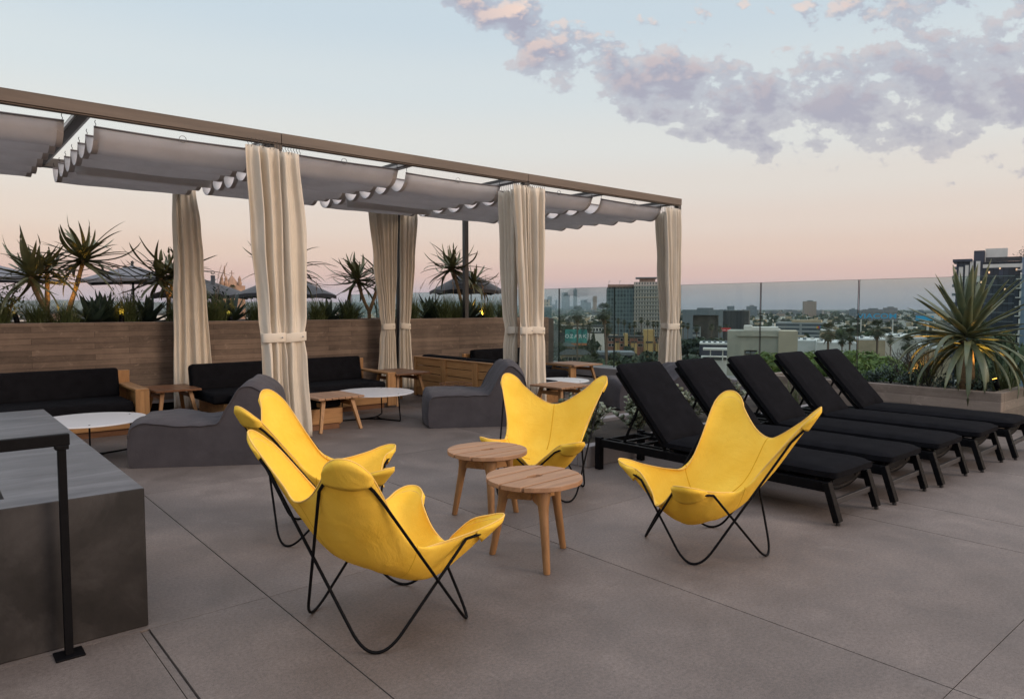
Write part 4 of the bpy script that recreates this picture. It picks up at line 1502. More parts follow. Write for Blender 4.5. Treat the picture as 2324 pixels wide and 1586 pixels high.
for i, ((k, x, y, h, e), nr) in enumerate(zip(row, near)):
    if k == 'a': agave('dark blue green agave ' + nr, x, y, 1.2, h * 1.12, e, 40 + i)
    else: grass_clump('fine green grass tuft ' + nr, x, y, 1.2, h * 1.25, 360, 70 + i, e)

# leafy bush and uplights at the left end, tree branches at the frame edge
def leafy(name, label, cat, loc, sx, sz, n, ls, m, seed, group=None, stems=6):
    rnd = random.Random(seed)
    r = thing(name, label, cat, loc, 0, group)
    st = MB()
    lf = MB()
    for k in range(stems):
        az = rnd.uniform(0, 2 * PI)
        P = arc_leaf((0, 0, 0), az, rad(rnd.uniform(55, 88)), sz * rnd.uniform(.7, 1.1), rnd.uniform(-.2, .6), 6)
        st.tube(P, [lerp(.014, .004, i / 6) * sz / .6 for i in range(7)], 5)
        for j in range(n // stems):
            p = P[rnd.randint(2, 6)] + Vector((rnd.gauss(0, sx * .22), rnd.gauss(0, sx * .22), rnd.gauss(0, sz * .12)))
            if p.z < .01: continue
            a2 = rnd.uniform(0, 2 * PI)
            leaf_strip(lf, arc_leaf(p, a2, rad(rnd.uniform(-20, 60)), ls * rnd.uniform(.7, 1.3), .4, 3), ls * .26, Vector((0, 0, 1)), .2, .7, .4)
    st.build('stems', M['twig'], r)
    lf.build('leaves', m, r)
    return r


leafy('bush', 'leafy green bush at the far left edge of the planter', 'bush', (.95, 11.75, 1.2), .42, .62, 420, .06, M['grass'], 5)
leafy('bush', 'blue green leafy bush between the first two aloe trees', 'bush', (2.52, 12.1, 1.2), .4, .55, 420, .05, M['shrub'], 6)
leafy('bush', 'broad leaved bush right of the untied curtain, by the yellow light', 'bush', (3.75, 12.2, 1.2), .4, .6, 420, .08, M['agave'], 7)


def uplight(label, x, y, z, h=.20, aim=(0, 0, 1), power=6, spot=True, rz=0):
    r = thing('uplight', label, 'light', (x, y, z), rz, 'warm uplights among the plants')
    MB().tube([(0, 0, 0), (0, 0, h)], .012, 8).build('spike', M['black'], r, smooth=True)
    a = Vector(aim).normalized()
    b = Vector((0, 0, h))
    MB().tube([b - a * .03, b + a * .10], .032, 14).build('can', M['black'], r, smooth=True)
    MB().tube([b + a * .101, b + a * .104], .026, 14).build('lens', M['lamp'], r)
    l = bpy.data.lights.new('uplight_lamp', 'SPOT')
    l.energy = power
    l.color = (1, .50, .10)
    l.spot_size = rad(75)
    l.spot_blend = .7
    l.shadow_soft_size = .02
    o = bpy.data.objects.new('uplight_lamp', l)
    COL.objects.link(o)
    o.parent = r
    o.location = b + a * .115
    o.rotation_euler = (-a).to_track_quat('Z', 'Y').to_euler()
    return r


uplight('small glowing uplight in the bush at the left edge', 1.05, 11.55, 1.2, .12, (-.1, .4, .6), 3)
uplight('uplight at the foot of the leftmost aloe tree', 1.62, 11.55, 1.2, .06, (-.05, .4, 1), 40)
uplight('uplight in the grass between the first two aloe trees', 2.30, 11.5, 1.2, .10, (.1, .6, .8), 3)
uplight('uplight at the foot of the second aloe tree', 3.22, 11.55, 1.2, .06, (-.05, .4, 1), 28)
uplight('uplight lighting a leaf right of the untied curtain', 3.86, 11.5, 1.2, .06, (.1, .5, .7), 5)
uplight('uplight below the aloe by the thin black post', 9.0, 11.5, 1.2, .06, (-.05, .5, 1), 16)

# ------------------------------------------------------------------ umbrellas on the far part of the terrace
def umbrella(label, x, y, zr, R, hgt_, m, n=8, rz=0, vent=True):
    r = thing('umbrella', label, 'umbrella', (x, y, 0), rz, 'umbrellas on the terrace behind the planter')
    P = []
    zt = zr + hgt_
    for k in range(7):
        t = k / 6
        row = []
        for i in range(n * 4):
            a = 2 * PI * i / (n * 4)
            ph = (i % 4) / 4
            sg = 4 * ph * (1 - ph)
            rr = R * t * (1 - .05 * sg * t) + .02
            row.append((rr * math.cos(a), rr * math.sin(a), zt - hgt_ * t ** 1.08 + .035 * sg * t))
        P.append(row)
    # straight edges for few-sided canopies
    for row, t in zip(P, [k / 6 for k in range(7)]):
        for i in range(n * 4):
            ph = (i % 4) / 4
            if ph:
                a = Vector(row[i - i % 4])
                b = Vector(row[(i - i % 4 + 4) % (n * 4)])
                q = a.lerp(b, ph)
                row[i] = (q.x, q.y, row[i][2])
    c = MB().grid(P, True).build('canopy', m, r, smooth=False, solid=.004)
    V = [[(p[0], p[1], p[2] - d) for p in P[-1]] for d in (0, .07)]
    MB().grid(V, True).build('valance', m, c, solid=.004)
    if vent: MB().lathe([(R * .20, -hgt_ * .17), (R * .1, -.05), (.02, -.005)], n, (0, 0, zt + .02), cap=False).build('vent_cap', m, r, solid=.004)
    MB().tube([(0, 0, 0), (0, 0, zt + .05)], .024, 10).build('pole', M['steel'], r, smooth=True)
    MB().lathe([(.028, 0), (.03, .04), (.012, .045), (.004, .06)], 10, (0, 0, zt + .05)).build('finial', M['steel'], r)
    rb = []
    for k in range(n):
        a = 2 * PI * k / n
        MB().tube([(.03 * math.cos(a), .03 * math.sin(a), zt - .03), (R * .97 * math.cos(a), R * .97 * math.sin(a), zr + .01)], .008, 5).build('rib', M['steel'], r)
    return r


def spot(px, d):
    b = bearing(px) * d
    return b.x, b.y


for px, d, py, wpx, apy, m, n, rz, lab in (
        (-30, 14.5, 634, 165, 596, 'umbrella_grey', 4, .35, 'wide slate grey umbrella at the left edge behind the aloes'),
        (305, 14.5, 639, 128, 604, 'umbrella_grey', 4, .5, 'wide slate grey umbrella behind the second aloe tree'),
        (462, 15.2, 672, 108, 634, 'umbrella', 8, .2, 'low black umbrella right of the untied curtain'),
        (650, 14.6, 671, 112, 625, 'umbrella', 8, .1, 'low black umbrella behind the nearest curtain'),
        (1062, 15.6, 662, 84, 618, 'umbrella', 8, .25, 'small black umbrella behind the thin black post')):
    x, y = spot(px, d)
    zr = H + (698 - py) / FPX * d
    zt = H + (698 - apy) / FPX * d
    umbrella(lab, x, y, zr, wpx / FPX * d, zt - zr, M[m], n, rz)

x, y = spot(486, 15.0)
t_ = thing('heater_post', 'thin dark post with a ring finial right of the untied curtain', 'post', (x, y, 0))
MB().tube([(0, 0, 0), (0, 0, 2.18)], .045, 12).build('post', M['steel'], t_, smooth=True)
MB().tube([(.035 * math.cos(a), 0, 2.24 + .035 * math.sin(a)) for a in [2 * PI * k / 12 for k in range(12)]], .008, 5, closed=True).build('ring', M['steel'], t_)

# ------------------------------------------------------------------ low bed of paddle succulents behind the loungers
bd = thing('low_planter', 'low concrete planting bed behind the heads of the loungers', 'planter', (4.75, 4.52, 0))
MB().box(0, 5.3, 0, .12, 0, .20).build('front_curb', M['curb'], bd, bevel=.008)
MB().box(0, .12, .122, 1.05, 0, .198).build('end_curb', M['curb'], bd, bevel=.008)
MB().box(0, 5.3, 1.052, 1.17, 0, .20).build('back_curb', M['curb'], bd, bevel=.008)
MB().box(.122, 5.3, .122, 1.05, 0, .16).build('soil', M['soil'], bd)


def paddles(label, x, y, n, seed, h=.36):
    rnd = random.Random(seed)
    r = thing('paddle_succulent', label, 'succulent', (x, y, .16), 0, 'silvery round leaved succulents behind the loungers')
    st = MB()
    lf = MB()
    for k in range(n // 11):
        az = rnd.uniform(0, 2 * PI)
        P = arc_leaf((rnd.gauss(0, .05), rnd.gauss(0, .05), 0), az, rad(rnd.uniform(40, 88)), h * rnd.uniform(.6, 1.15), rnd.uniform(-.2, .5), 6)
        st.tube(P, .006, 5)
        for j in range(11):
            c = P[min(6, 1 + j // 2)] + Vector((rnd.gauss(0, .015), rnd.gauss(0, .015), rnd.gauss(0, .012)))
            a2 = rnd.uniform(0, 2 * PI)
            el = rad(rnd.uniform(10, 75))
            d = Vector((math.cos(a2) * math.cos(el), math.sin(a2) * math.cos(el), math.sin(el)))
            s = d.cross(Vector((0, 0, 1))).normalized()
            u = s.cross(d)
            L = rnd.uniform(.055, .085)
            Wd = L * rnd.uniform(.36, .48)
            ring = []
            for q in range(10):
                t = 2 * PI * q / 10
                ring.append(c + d * (L * .55 + L * .5 * math.cos(t)) + s * Wd * math.sin(t) + u * (.012 * math.sin(t) ** 2))
            b = c + d * L * .55
            off = u * .0055
            n0 = len(lf.v)
            lf.v += [tuple(b + off), tuple(b - off)] + [tuple(q) for q in ring]
            for q in range(10):
                lf.f.append((n0, n0 + 2 + q, n0 + 2 + (q + 1) % 10))
                lf.f.append((n0 + 1, n0 + 2 + (q + 1) % 10, n0 + 2 + q))
    st.build('stems', M['succulent'], r)
    lf.build('paddles', M['succulent'], r, smooth=True)
    return r


paddles('silvery round leaved succulent left of the nearest lounger back', 5.22, 5.06, 330, 2, .40)
paddles('silvery succulent showing between the first and second lounger backs', 6.1, 5.05, 260, 3, .36)
paddles('silvery succulent behind the top of the right yellow chair', 7.0, 5.1, 260, 4, .36)
paddles('silvery succulent showing between the third and fourth lounger backs', 7.95, 5.05, 260, 5, .36)
paddles('silvery succulent showing between the last two lounger backs', 8.7, 5.0, 220, 6, .34)
grass_clump('low grey green tuft at the corner of the low bed', 5.0, 4.9, .16, .14, 160, 300, 0, group='small tufts in the low bed')
grass_clump('striped narrow leaved tuft behind the farthest lounger', 9.3, 4.95, .16, .42, 90, 301, 0, group='small tufts in the low bed')

# ------------------------------------------------------------------ corner planter with the big yucca
cp = thing('corner_planter', 'board formed concrete planter box holding the big yucca', 'planter', (9.95, 2.62, 0))
MB().box(0, .12, 0, 3.2, 0, .47).build('front_wall', M['planter'], cp, bevel=.008)
MB().box(.122, 1.12, 0, .12, 0, .468).build('end_wall', M['planter'], cp, bevel=.008)
MB().box(.122, 1.12, 3.08, 3.2, 0, .468).build('far_wall', M['planter'], cp, bevel=.008)
MB().box(.122, 1.1, .122, 3.07, 0, .40).build('soil', M['soil'], cp)

yx, yy = 10.42, 3.14
rnd = random.Random(12)
yr = thing('yucca', 'big sword leaved yucca in the corner planter, drooping lower leaves', 'yucca', (yx, yy, .40))
MB().tube([(0, 0, 0), (.01, 0, .35), (-.01, .01, .68)], [.11, .085, .07], 12).build('trunk', M['bark'], yr, smooth=True)
top = Vector((-.01, .01, .70))
groups = [MB(), MB()]
n = 84
for k in range(n):
    q = k / n
    az = k * 2.39996 + rnd.uniform(-.2, .2)
    if q < .44:                                    # drooping skirt
        el = rad(rnd.uniform(-35, 25))
        L = rnd.uniform(.82, 1.02)
        bend = rnd.uniform(1.1, 2.1)
        w = .046
        o = top + Vector((math.cos(az) * .06, math.sin(az) * .06, -.10 + q * .2))
        g = 0
    else:
        el = lerp(rad(-6), rad(86), ((q - .44) / .56) ** .9) + rnd.uniform(-.1, .1)
        L = rnd.uniform(.70, .92)
        bend = rnd.uniform(-.05, .35) * (1.2 - q)
        w = .060
        o = top + Vector((math.cos(az) * .04, math.sin(az) * .04, (q - .44) * .24))
        g = 1
    leaf_strip(groups[g], arc_leaf(o, az, el, L, bend, 12, rnd.uniform(-.2, .2)), w, Vector((0, 0, 1)), .42, .62, .55)
groups[0].build('drooping_leaves', M['yucca'], yr, smooth=True, solid=.004)
groups[1].build('crown', M['yucca'], yr, smooth=True, solid=.004)

uplight('bright uplight on a spike at the right of the yucca', 10.45, 2.80, .40, .10, (.05, .35, 1), 45)
uplight('uplight at the left of the yucca, mostly hidden by leaves', 10.45, 3.9, .40, .12, (.1, -.7, 1), 30)

r = thing('twiggy_shrub', 'dark twiggy leafless shrub left of the yucca', 'shrub', (10.55, 3.75, .40))
tw = MB()
for k in range(70):
    az = rnd.uniform(0, 2 * PI)
    P = arc_leaf((rnd.gauss(0, .10), rnd.gauss(0, .14), 0), az, rad(rnd.uniform(50, 88)), rnd.uniform(.35, .68), rnd.uniform(-.4, .5), 7, rnd.uniform(-.7, .7))
    tw.tube(P, .0032, 4)
    for j in range(2):
        i = rnd.randint(2, 5)
        tw.tube(arc_leaf(P[i], az + rnd.uniform(-1.2, 1.2), rad(rnd.uniform(40, 80)), rnd.uniform(.12, .3), .2, 4), .0024, 4)
tw.build('twigs', M['twig'], r)
for i, (x, y, s, lab) in enumerate(((10.3, 4.25, .26, 'low blue green shrub at the left end of the corner planter'), (10.25, 3.75, .24, 'low blue green shrub in front of the dark twiggy shrub'),
                                    (10.3, 3.35, .22, 'low blue green shrub at the left foot of the yucca'), (10.75, 4.2, .28, 'low blue green shrub behind the dark twiggy shrub'), (10.3, 2.95, .2, 'low blue green shrub at the front foot of the yucca'))):
    leafy('low_shrub', lab, 'shrub', (x, y, .40), s, s * .9, 420, .045, M['shrub'], 60 + i, 'low shrubs under the yucca', 9)
grass_clump('green grass tuft at the right end of the corner planter', 10.95, 2.85, .40, .42, 160, 310, 0, group='small tufts in the corner planter')
# ================================================================== the city beyond the balustrade
GZ = -30.0                                # street level below the roof terrace
CITYROT = YAW - PI / 2                    # facades square to the view; yaw is added per building

g = MB().box(-9500, 9500, -9500, 9500, GZ - 3, GZ)
cg = mat('city_ground', (.075, .078, .065), .9, .5, .012, col2=(.045, .055, .035), patch=(.004, (.14, .13, .12)), world=True)
tag(g.build('city_ground', cg), kind='structure')

MW = {
    'white': mat('white_stucco', (.62, .60, .57), .8, .08, .3, world=True),
    'beige': mat('beige_stucco', (.36, .345, .29), .85, .14, .12, patch=(.25, (.30, .30, .26)), world=True),
    'beige2': mat('warm_beige_stucco', (.40, .35, .27), .85, .12, .12, world=True),
    'grey': mat('grey_panel', (.16, .18, .20), .6, .15, .2, world=True),
    'navy': mat('navy_panel', (.045, .05, .075), .6, .2, .3, world=True),
    'roof': mat('white_roof', (.66, .66, .65), .8, .1, .2, world=True),
    'darkroof': mat('dark_roof', (.055, .06, .06), .85, .25, .4, world=True),
    'greenroof': mat('green_shingle', (.07, .09, .085), .85, .25, .5, world=True),
    'tan': mat('tan_wall', (.42, .33, .22), .85, .15, .2, world=True),
    'yellow': mat('yellow_stucco', (.52, .36, .15), .85, .1, .2, world=True),
    'brick': mat('red_stucco', (.27, .12, .085), .85, .15, .4, world=True),
    'pinkroof': mat('terracotta', (.24, .165, .13), .85, .25, .4, world=True),
    'far1': facade('far_office_blue', (.13, .16, .20), (.05, .07, .10), 7, 8, 1.6),
    'far2': facade('far_office_tan', (.30, .22, .18), (.12, .10, .10), 5, 400, 2.2),
    'far3': facade('far_office_grey', (.20, .19, .20), (.08, .09, .11), 30, 6, 2.2),
    'hotel_glass': facade('hotel_glass_bays', (.15, .20, .205), (.020, .035, .045), 2.6, 3.35, .30, col2=(.075, .11, .125)),
    'hotel_tan': facade('hotel_tan_bays', (.34, .325, .29), (.03, .04, .045), 2.3, 3.35, .72, col2=(.10, .11, .12)),
    'hotel_red': facade('hotel_red_bays', (.42, .27, .21), (.05, .05, .055), 2.2, 3.35, .7),
    'tower_glass': facade('tower_glass_bays', (.016, .019, .026), (.010, .014, .024), 1.5, 3.2, .10, col2=(.034, .045, .075)),
    'tower_side': facade('tower_side_bays', (.16, .22, .29), (.12, .18, .26), 2.0, 3.2, .12, col2=(.20, .27, .36)),
    'stripe': facade('ribbed_black_panel', (.055, .058, .065), (.025, .027, .032), 2.2, 300, .5, col2=(.035, .037, .044)),
    'museum': facade('blue_grey_cladding', (.13, .155, .18), (.15, .18, .205), 2.0, 300, .08, col2=(.17, .20, .225)),
    'bands': facade('ribbon_window_bands', (.30, .32, .33), (.04, .055, .075), 300, 3.6, 1.0, col2=(.05, .07, .09)),
    'teal_office': facade('teal_office', (.05, .09, .105), (.02, .05, .06), 300, 3.5, .8),
    'lattice': facade('lattice_crown', (.42, .34, .24), (.03, .03, .035), 3.2, 12, .9),
    'glassdark': mat('dark_window', (.02, .028, .035), .15, .3, .3, world=True),
}


class Bld:
    """box building DIST metres ahead between two pixel bearings, standing on the street"""
    def __init__(s, name, label, cat, px0, px1, dist, yaw=0.0, group=None, base=GZ):
        s.d = dist
        s.uc = ((px0 + px1) / 2 - 1162) / FPX
        s.k = 1 / math.sqrt(1 + s.uc ** 2)
        s.w = (px1 - px0) / FPX * dist * s.k
        s.c = city((px0 + px1) / 2, dist)
        s.base = base
        s.r = thing(name, label, cat, (s.c.x, s.c.y, base), CITYROT + yaw - math.atan(s.uc), group)

    def X(s, px):                         # local x of a bearing
        return ((px - 1162) / FPX - s.uc) * s.d * s.k

    def Z(s, py): return hgt(py, s.d) - s.base

    def block(s, part, m, x0, x1, y0, y1, z0, z1, bev=0):
        return MB().box(x0, x1, y0, y1, z0, z1).build(part, m, s.r, bevel=bev, seg=1)


def simple(name, label, cat, px0, px1, top, dist, m, depth=None, yaw=0, group=None, roof=None, para=.8):
    b = Bld(name, label, cat, px0, px1, dist, yaw, group)
    w = b.w / 2
    z = b.Z(top)
    dp = depth or b.w * .7
    b.block('walls', m, -w, w, 0, dp, 0, z)
    if roof:
        b.block('roof', roof, -w + .3, w - .3, .3, dp - .3, z + .01, z + para)
    return b


# ---- downtown cluster, far off in the haze
dt = 'distant downtown towers in the haze'
for (a, b_, top, sh, lab) in ((1243.6, 1252, 672.7, 0, 'slim hazy tower at the left end of the downtown cluster'), (1261, 1264.5, 681, 0, 'needle thin hazy tower left of the widest downtown tower'),
                              (1253.5, 1263, 691.6, 0, 'low hazy block at the left of the downtown cluster'), (1277, 1293, 663.5, 1, 'widest hazy downtown tower, with a stepped shoulder'),
                              (1302, 1309.5, 658, 2, 'tallest slim hazy downtown tower with a pointed top'), (1319.6, 1332, 680.8, 0, 'broad hazy tower in the middle of the downtown cluster'),
                              (1332.7, 1341, 686, 0, 'hazy tower adjoining the broad middle one'), (1346, 1354.6, 672, 0, 'pale pinkish hazy tower at the right end of downtown'),
                              (1314, 1319, 693, 0, 'small hazy block left of the broad middle tower'), (1294, 1300, 695, 0, 'small hazy block right of the widest tower'), (1341, 1346, 699, 0, 'small hazy block left of the pinkish tower')):
    d = 5200
    bl = Bld('office_tower', lab, 'skyscraper', a, b_, d, .25, dt)
    w = bl.w / 2
    z = bl.Z(top)
    m = MW['far2'] if 'pink' in lab else MW['far1']
    bl.block('shaft', m, -w, w if sh != 1 else w * .45, 0, bl.w * .8, 0, z)
    if sh == 1: bl.block('shoulder', m, w * .45, w, 2, bl.w * .7, 0, z * .86)
    if sh == 2:
        bl.block('crown', m, -w * .6, w * .6, 3, bl.w * .6, z, z * 1.05)
        MB().tube([(0, bl.w * .3, z * 1.05), (0, bl.w * .3, z * 1.12)], [4, 1], 8).build('spire', MW['grey'], bl.r)

# ---- mid-distance slabs on the plain
ms = 'mid distance office slabs on the plain'
for (a, b_, top, d, m, lab) in ((1823.7, 1852, 684, 2300, 'far2', 'tall pinkish ribbed slab tower standing alone on the plain'), (1695.7, 1717, 695, 2500, 'far1', 'blue grey slab right of the ribbed black building'),
                                (1651, 1666, 694.5, 3000, 'far1', 'small hazy tower above the ribbed black building'), (1633.7, 1648, 702, 3000, 'far1', 'low hazy block left of the small hazy tower'),
                                (1927.6, 1944, 702, 2200, 'far1', 'grey slab just left of a glass joint, beside the blue sign'), (1961, 2004, 702, 1500, 'far3', 'wide dark slab behind the blue letter sign'),
                                (2006, 2036, 698.5, 1400, 'far3', 'grey slab at the right end of the blue letter sign'), (1763, 1780, 712, 2400, 'far2', 'low pinkish block left of the tall ribbed slab'),
                                (1747, 1761, 716, 2600, 'far1', 'low bluish block between the black building and the pinkish block'), (1725, 1745, 713, 2900, 'white', 'pale low block just right of a glass joint'),
                                (1787, 1803, 716, 2500, 'far3', 'low dark block left of the tall ribbed slab'), (1862, 1872, 716, 2500, 'far2', 'low block right of the tall ribbed slab'),
                                (1880, 1898, 717, 2700, 'far2', 'low brick coloured block right of the tall ribbed slab'), (2080, 2096, 706, 1500, 'far1', 'grey block behind the yucca leaves'),
                                (2104, 2128, 712, 1700, 'white', 'pale block behind the upper yucca leaves'), (1905, 1922, 720, 2600, 'white', 'pale low block left of the grey slab')):
    bl = simple('office_slab', lab, 'office building', a, b_, top, d, MW[m], yaw=.2, group=ms)
    if d < 2600: bl.block('roof_plant', MW['grey'], -bl.w * .2, bl.w * .25, bl.w * .2, bl.w * .6, bl.Z(top), bl.Z(top) + d * .0016)

# ---- the big hotel
h = Bld('hotel_tower', 'tall apartment hotel of glass and tan bays with rooftop slab', 'tower', 1375, 1536, 600)
w = h.w / 2
x1, x2, x3 = h.X(1438), h.X(1500), w
h.block('glass_wing', MW['hotel_glass'], -w, x1, 0, 34, 0, h.Z(655))
h.block('tan_wing', MW['hotel_tan'], x1, x2, -1.5, 33, 0, h.Z(640))
h.block('rear_wing', MW['hotel_red'], x2, x3, 4, 30, 0, h.Z(690))
h.block('roof_frame', MW['pinkroof'], -w + 1, x1 - .2, 2, 30, h.Z(652), h.Z(645))
h.block('glass_top', MW['glassdark'], -w + .5, x1 - .3, .6, 33, h.Z(655) + .01, h.Z(652))
h.block('penthouse', MW['pinkroof'], h.X(1450), h.X(1486), 4, 26, h.Z(640) + .01, h.Z(631))
h.block('roof_slab', MW['grey'], h.X(1441), h.X(1490), 1, 29, h.Z(631) + .01, h.Z(629))
for k in range(9):
    MB().box(h.X(1379 + k * 6.5), h.X(1380 + k * 6.5), .3, .8, h.Z(655), h.Z(646)).build('roof_post', MW['pinkroof'], h.r)
for px in (1379, 1404):
    MB().box(h.X(px), h.X(px + .6), 8, 8.3, h.Z(645), h.Z(636)).box(h.X(px), h.X(px + 4), 8, 8.3, h.Z(637.6), h.Z(636.6)).build('roof_crane', MW['grey'], h.r)
for k in range(18):
    z = (k + 1) * 3.35
    if z < h.Z(655): h.block('floor_edge', MW['tan'] if k % 6 == 5 else MW['grey'], x1 - .6, x2 + .4, -1.9, -1.501, z - .18, z + .10)

# ---- low rise quarter
b = Bld('office_block', 'teal office block with a latticed tan crown, at the end of the planter wall', 'office building', 1228, 1252, 700, .1)
b.block('walls', MW['teal_office'], -b.w / 2, b.w / 2, 0, 20, 0, b.Z(696))
b.block('cornice', MW['white'], -b.w / 2 - .3, b.w / 2 + .3, -.3, 20, b.Z(696) + .01, b.Z(694.4))
b.block('crown', MW['lattice'], -b.w / 2, b.X(1248), .5, 18, b.Z(694.4) + .01, b.Z(680))

def windows(b, xs, zs, w, hh, y=-.06, m=None):
    for x in xs:
        for z in zs:
            f = MB().box(x - w / 2 - .12, x + w / 2 + .12, y - .05, y + .05, z - .12, z + hh + .12).build('window', MW['white'], b.r)
            MB().box(x - w / 2, x + w / 2, y - .09, y - .051, z, z + hh).build('pane', MW['glassdark'], f)

b = Bld('apartment_house', 'yellow and red apartment house with two yellow stair towers', 'apartments', 1378, 1500, 430, .06)
zt = b.Z(767)
b.block('walls', MW['brick'], -b.w / 2, b.w / 2, 0, 14, 0, zt)
b.block('roof', MW['darkroof'], -b.w / 2 - .4, b.w / 2 + .4, -.5, 14.4, zt + .01, b.Z(762.5))
for a, c, t_ in ((1416, 1425, 757), (1461, 1485, 748)):
    b.block('stair_tower', MW['yellow'], b.X(a), b.X(c), -.8, 8, 0, b.Z(t_))
for a, c in ((1396, 1406), (1432, 1446), (1465, 1482), (1488, 1497)):
    b.block('yellow_bay', MW['yellow'], b.X(a), b.X(c), -1.4, -.01, 0, b.Z(778))
    b.block('balcony', MW['darkroof'], b.X(a) + .2, b.X(c) - .2, -1.75, -1.41, b.Z(778) + .02, b.Z(774))
windows(b, [b.X(p) for p in (1384, 1391, 1411, 1427, 1451, 1456, 1490)], [b.Z(774), b.Z(786)], 1.5, 1.5)

b = Bld('white_block', 'long white block with dark roof edge behind the billboard', 'building', 1300, 1372, 560, -.05)
b.block('walls', MW['white'], -b.w / 2, b.w / 2, 0, 20, 0, b.Z(742))
b.block('roof', MW['darkroof'], -b.w / 2, b.w / 2, -.4, 20, b.Z(742) + .01, b.Z(739))
windows(b, [b.X(p) for p in range(1306, 1370, 7)], [b.Z(751), b.Z(760)], 1.5, 2.0)
b = simple('white_block', 'plain white block right of the billboard, under the palms', 'building', 1336, 1380, 757, 500, MW['white'], 20, .1, None, MW['darkroof'])
simple('dark_house', 'dark angular house at the left of the first glass pane', 'house', 1252, 1268, 735, 480, MW['darkroof'], 12, .2)

for (a, c, t_, d, lab) in ((1269, 1308, 786, 330, 'low house with green shingle roof under the billboard'), (1270, 1347, 805, 270, 'low tan motel with dark shingle roof beside the teak table')):
    b = Bld('low_house', lab, 'house', a, c, d, .08, 'low houses under the billboard')
    z = b.Z(t_)
    b.block('walls', MW['tan'], -b.w / 2 + .6, b.w / 2 - .6, 0, 9, 0, z)
    rf = MB()
    zz = z + (1.6 if d > 300 else 1.9)
    wv = b.w / 2
    rf.add([(-wv, -.8, z), (wv, -.8, z), (wv, 9.8, z), (-wv, 9.8, z), (-wv + 3, 4.5, zz), (wv - 3, 4.5, zz)], [(0, 1, 5, 4), (1, 2, 5), (2, 3, 4, 5), (3, 0, 4), (3, 2, 1, 0)])
    rf.build('roof', MW['greenroof'] if d > 300 else MW['darkroof'], b.r)
    windows(b, [lerp(-wv + 2.5, wv - 2.5, k / 5) for k in range(6)], [z - 2.4, z - 5.2], 1.4, 1.5)
b = Bld('warehouse', 'long white roofed shed with a blue wall, among the trees', 'shed', 1360, 1440, 300, .1)
b.block('walls', MW['navy'], -b.w / 2, b.w / 2, 0, 12, 0, b.Z(806))
b.block('roof', MW['grey'], -b.w / 2 - .3, b.w / 2 + .3, -.3, 12.3, b.Z(806) + .01, b.Z(799))

# ---- billboard
bb = Bld('billboard', 'teal billboard reading OZARK on a dark post', 'billboard', 1282.5, 1332, 345, .0)
W2 = bb.w / 2
z0, z1 = bb.Z(778.5), bb.Z(747.5)
MB().box(-W2, W2, -.25, .25, z0, z1).build('panel', None or mat('billboard_teal', (.03, .27, .25), .6, .55, .22, col2=(.006, .045, .065), patch=(.35, (.07, .42, .37))), bb.r)
MB().box(-W2 - .2, W2 + .2, -.35, .3, z0 - 1.0, z0 - .02).build('orange_ledge', mat('orange_ledge', (.55, .20, .09), .7, .1, 1), bb.r)
MB().box(-W2 - 3.2, -W2 - .3, -.2, .2, z0 - .4, z1 - 1.5).build('side_panel', MW['darkroof'], bb.r)
MB().box(-.6, .6, -.1, .6, 0, z0 - 1.0).build('post', MW['darkroof'], bb.r)


def text(s, parent, loc, size, m, ext=.03, rot=(PI / 2, 0, 0), align='CENTER', name='lettering', sx=1, bold=0):
    cu = bpy.data.curves.new(name, 'FONT')
    cu.body = s
    cu.size = size
    cu.extrude = ext
    cu.offset = bold
    cu.align_x = align
    o = bpy.data.objects.new(name, cu)
    COL.objects.link(o)
    dg = bpy.context.evaluated_depsgraph_get()
    me = bpy.data.meshes.new_from_object(o.evaluated_get(dg))
    bpy.data.objects.remove(o)
    o = bpy.data.objects.new(name, me)
    me.materials.append(m)
    COL.objects.link(o)
    o.parent = parent
    o.location = loc
    o.rotation_euler = rot
    o.scale = (sx, 1, 1)
    return o


mwt = mat('sign_white', (.75, .78, .78), .6, .03, 3)
for i, ch in enumerate('OZARK'):
    text(ch, bb.r, (lerp(-W2 + 1.0, W2 - 1.05, i / 4), -.27, lerp(z0, z1, .38)), 2.5, mwt, bold=.05)
text('NETFLIX', bb.r, (-W2 + 1.5, -.27, z0 + .55), .62, mat('sign_red', (.5, .02, .03), .6, .05, 3))
text('JULY 21', bb.r, (-W2 + 4.0, -.27, z0 + .55), .55, mwt)

# ---- blue grey hall with a dark recessed screen, ribbed black wing, red sign
b = Bld('concert_hall', 'blue grey cubic hall with a big dark recess in its front', 'hall', 1548, 1640, 520, -.04)
w = b.w / 2
zt = b.Z(703)
xa, xb_ = b.X(1572), b.X(1630)
za, zb_ = b.Z(750), b.Z(715)
b.block('front_wall', MW['museum'], -w, xa, 0, 30, 0, zt)
b.block('front_wall', MW['museum'], xb_, w, 0, 30, 0, zt)
b.block('front_lintel', MW['museum'], xa, xb_, .02, 30, zb_, zt - .02)
b.block('recess', mat('bronze_recess', (.085, .075, .065), .35, .5, .15), xa, xb_, 5, 29, 0, zb_ - .02)
b.block('glass_lobby', MW['bands'], xa, b.X(1590), 1, 4.9, 0, b.Z(742))
b.block('roof_plant', MW['grey'], -w * .3, w * .5, 6, 20, zt + .01, zt + 1.4)
simple('ribbed_hall', 'black vertically ribbed building beside the blue grey hall', 'hall', 1640, 1699, 705, 515, MW['stripe'], 34, -.04)
b = Bld('red_sign', 'red sign with white lettering on a post among palms', 'sign', 1634, 1659, 430)
w = b.w / 2
MB().box(-w, w, -.2, .2, b.Z(752), b.Z(744)).build('panel', mat('sign_red_panel', (.62, .035, .04), .6, .05, 1), b.r)
MB().box(-.35, .35, -.1, .1, 0, b.Z(752) - .01).build('post', MW['darkroof'], b.r)
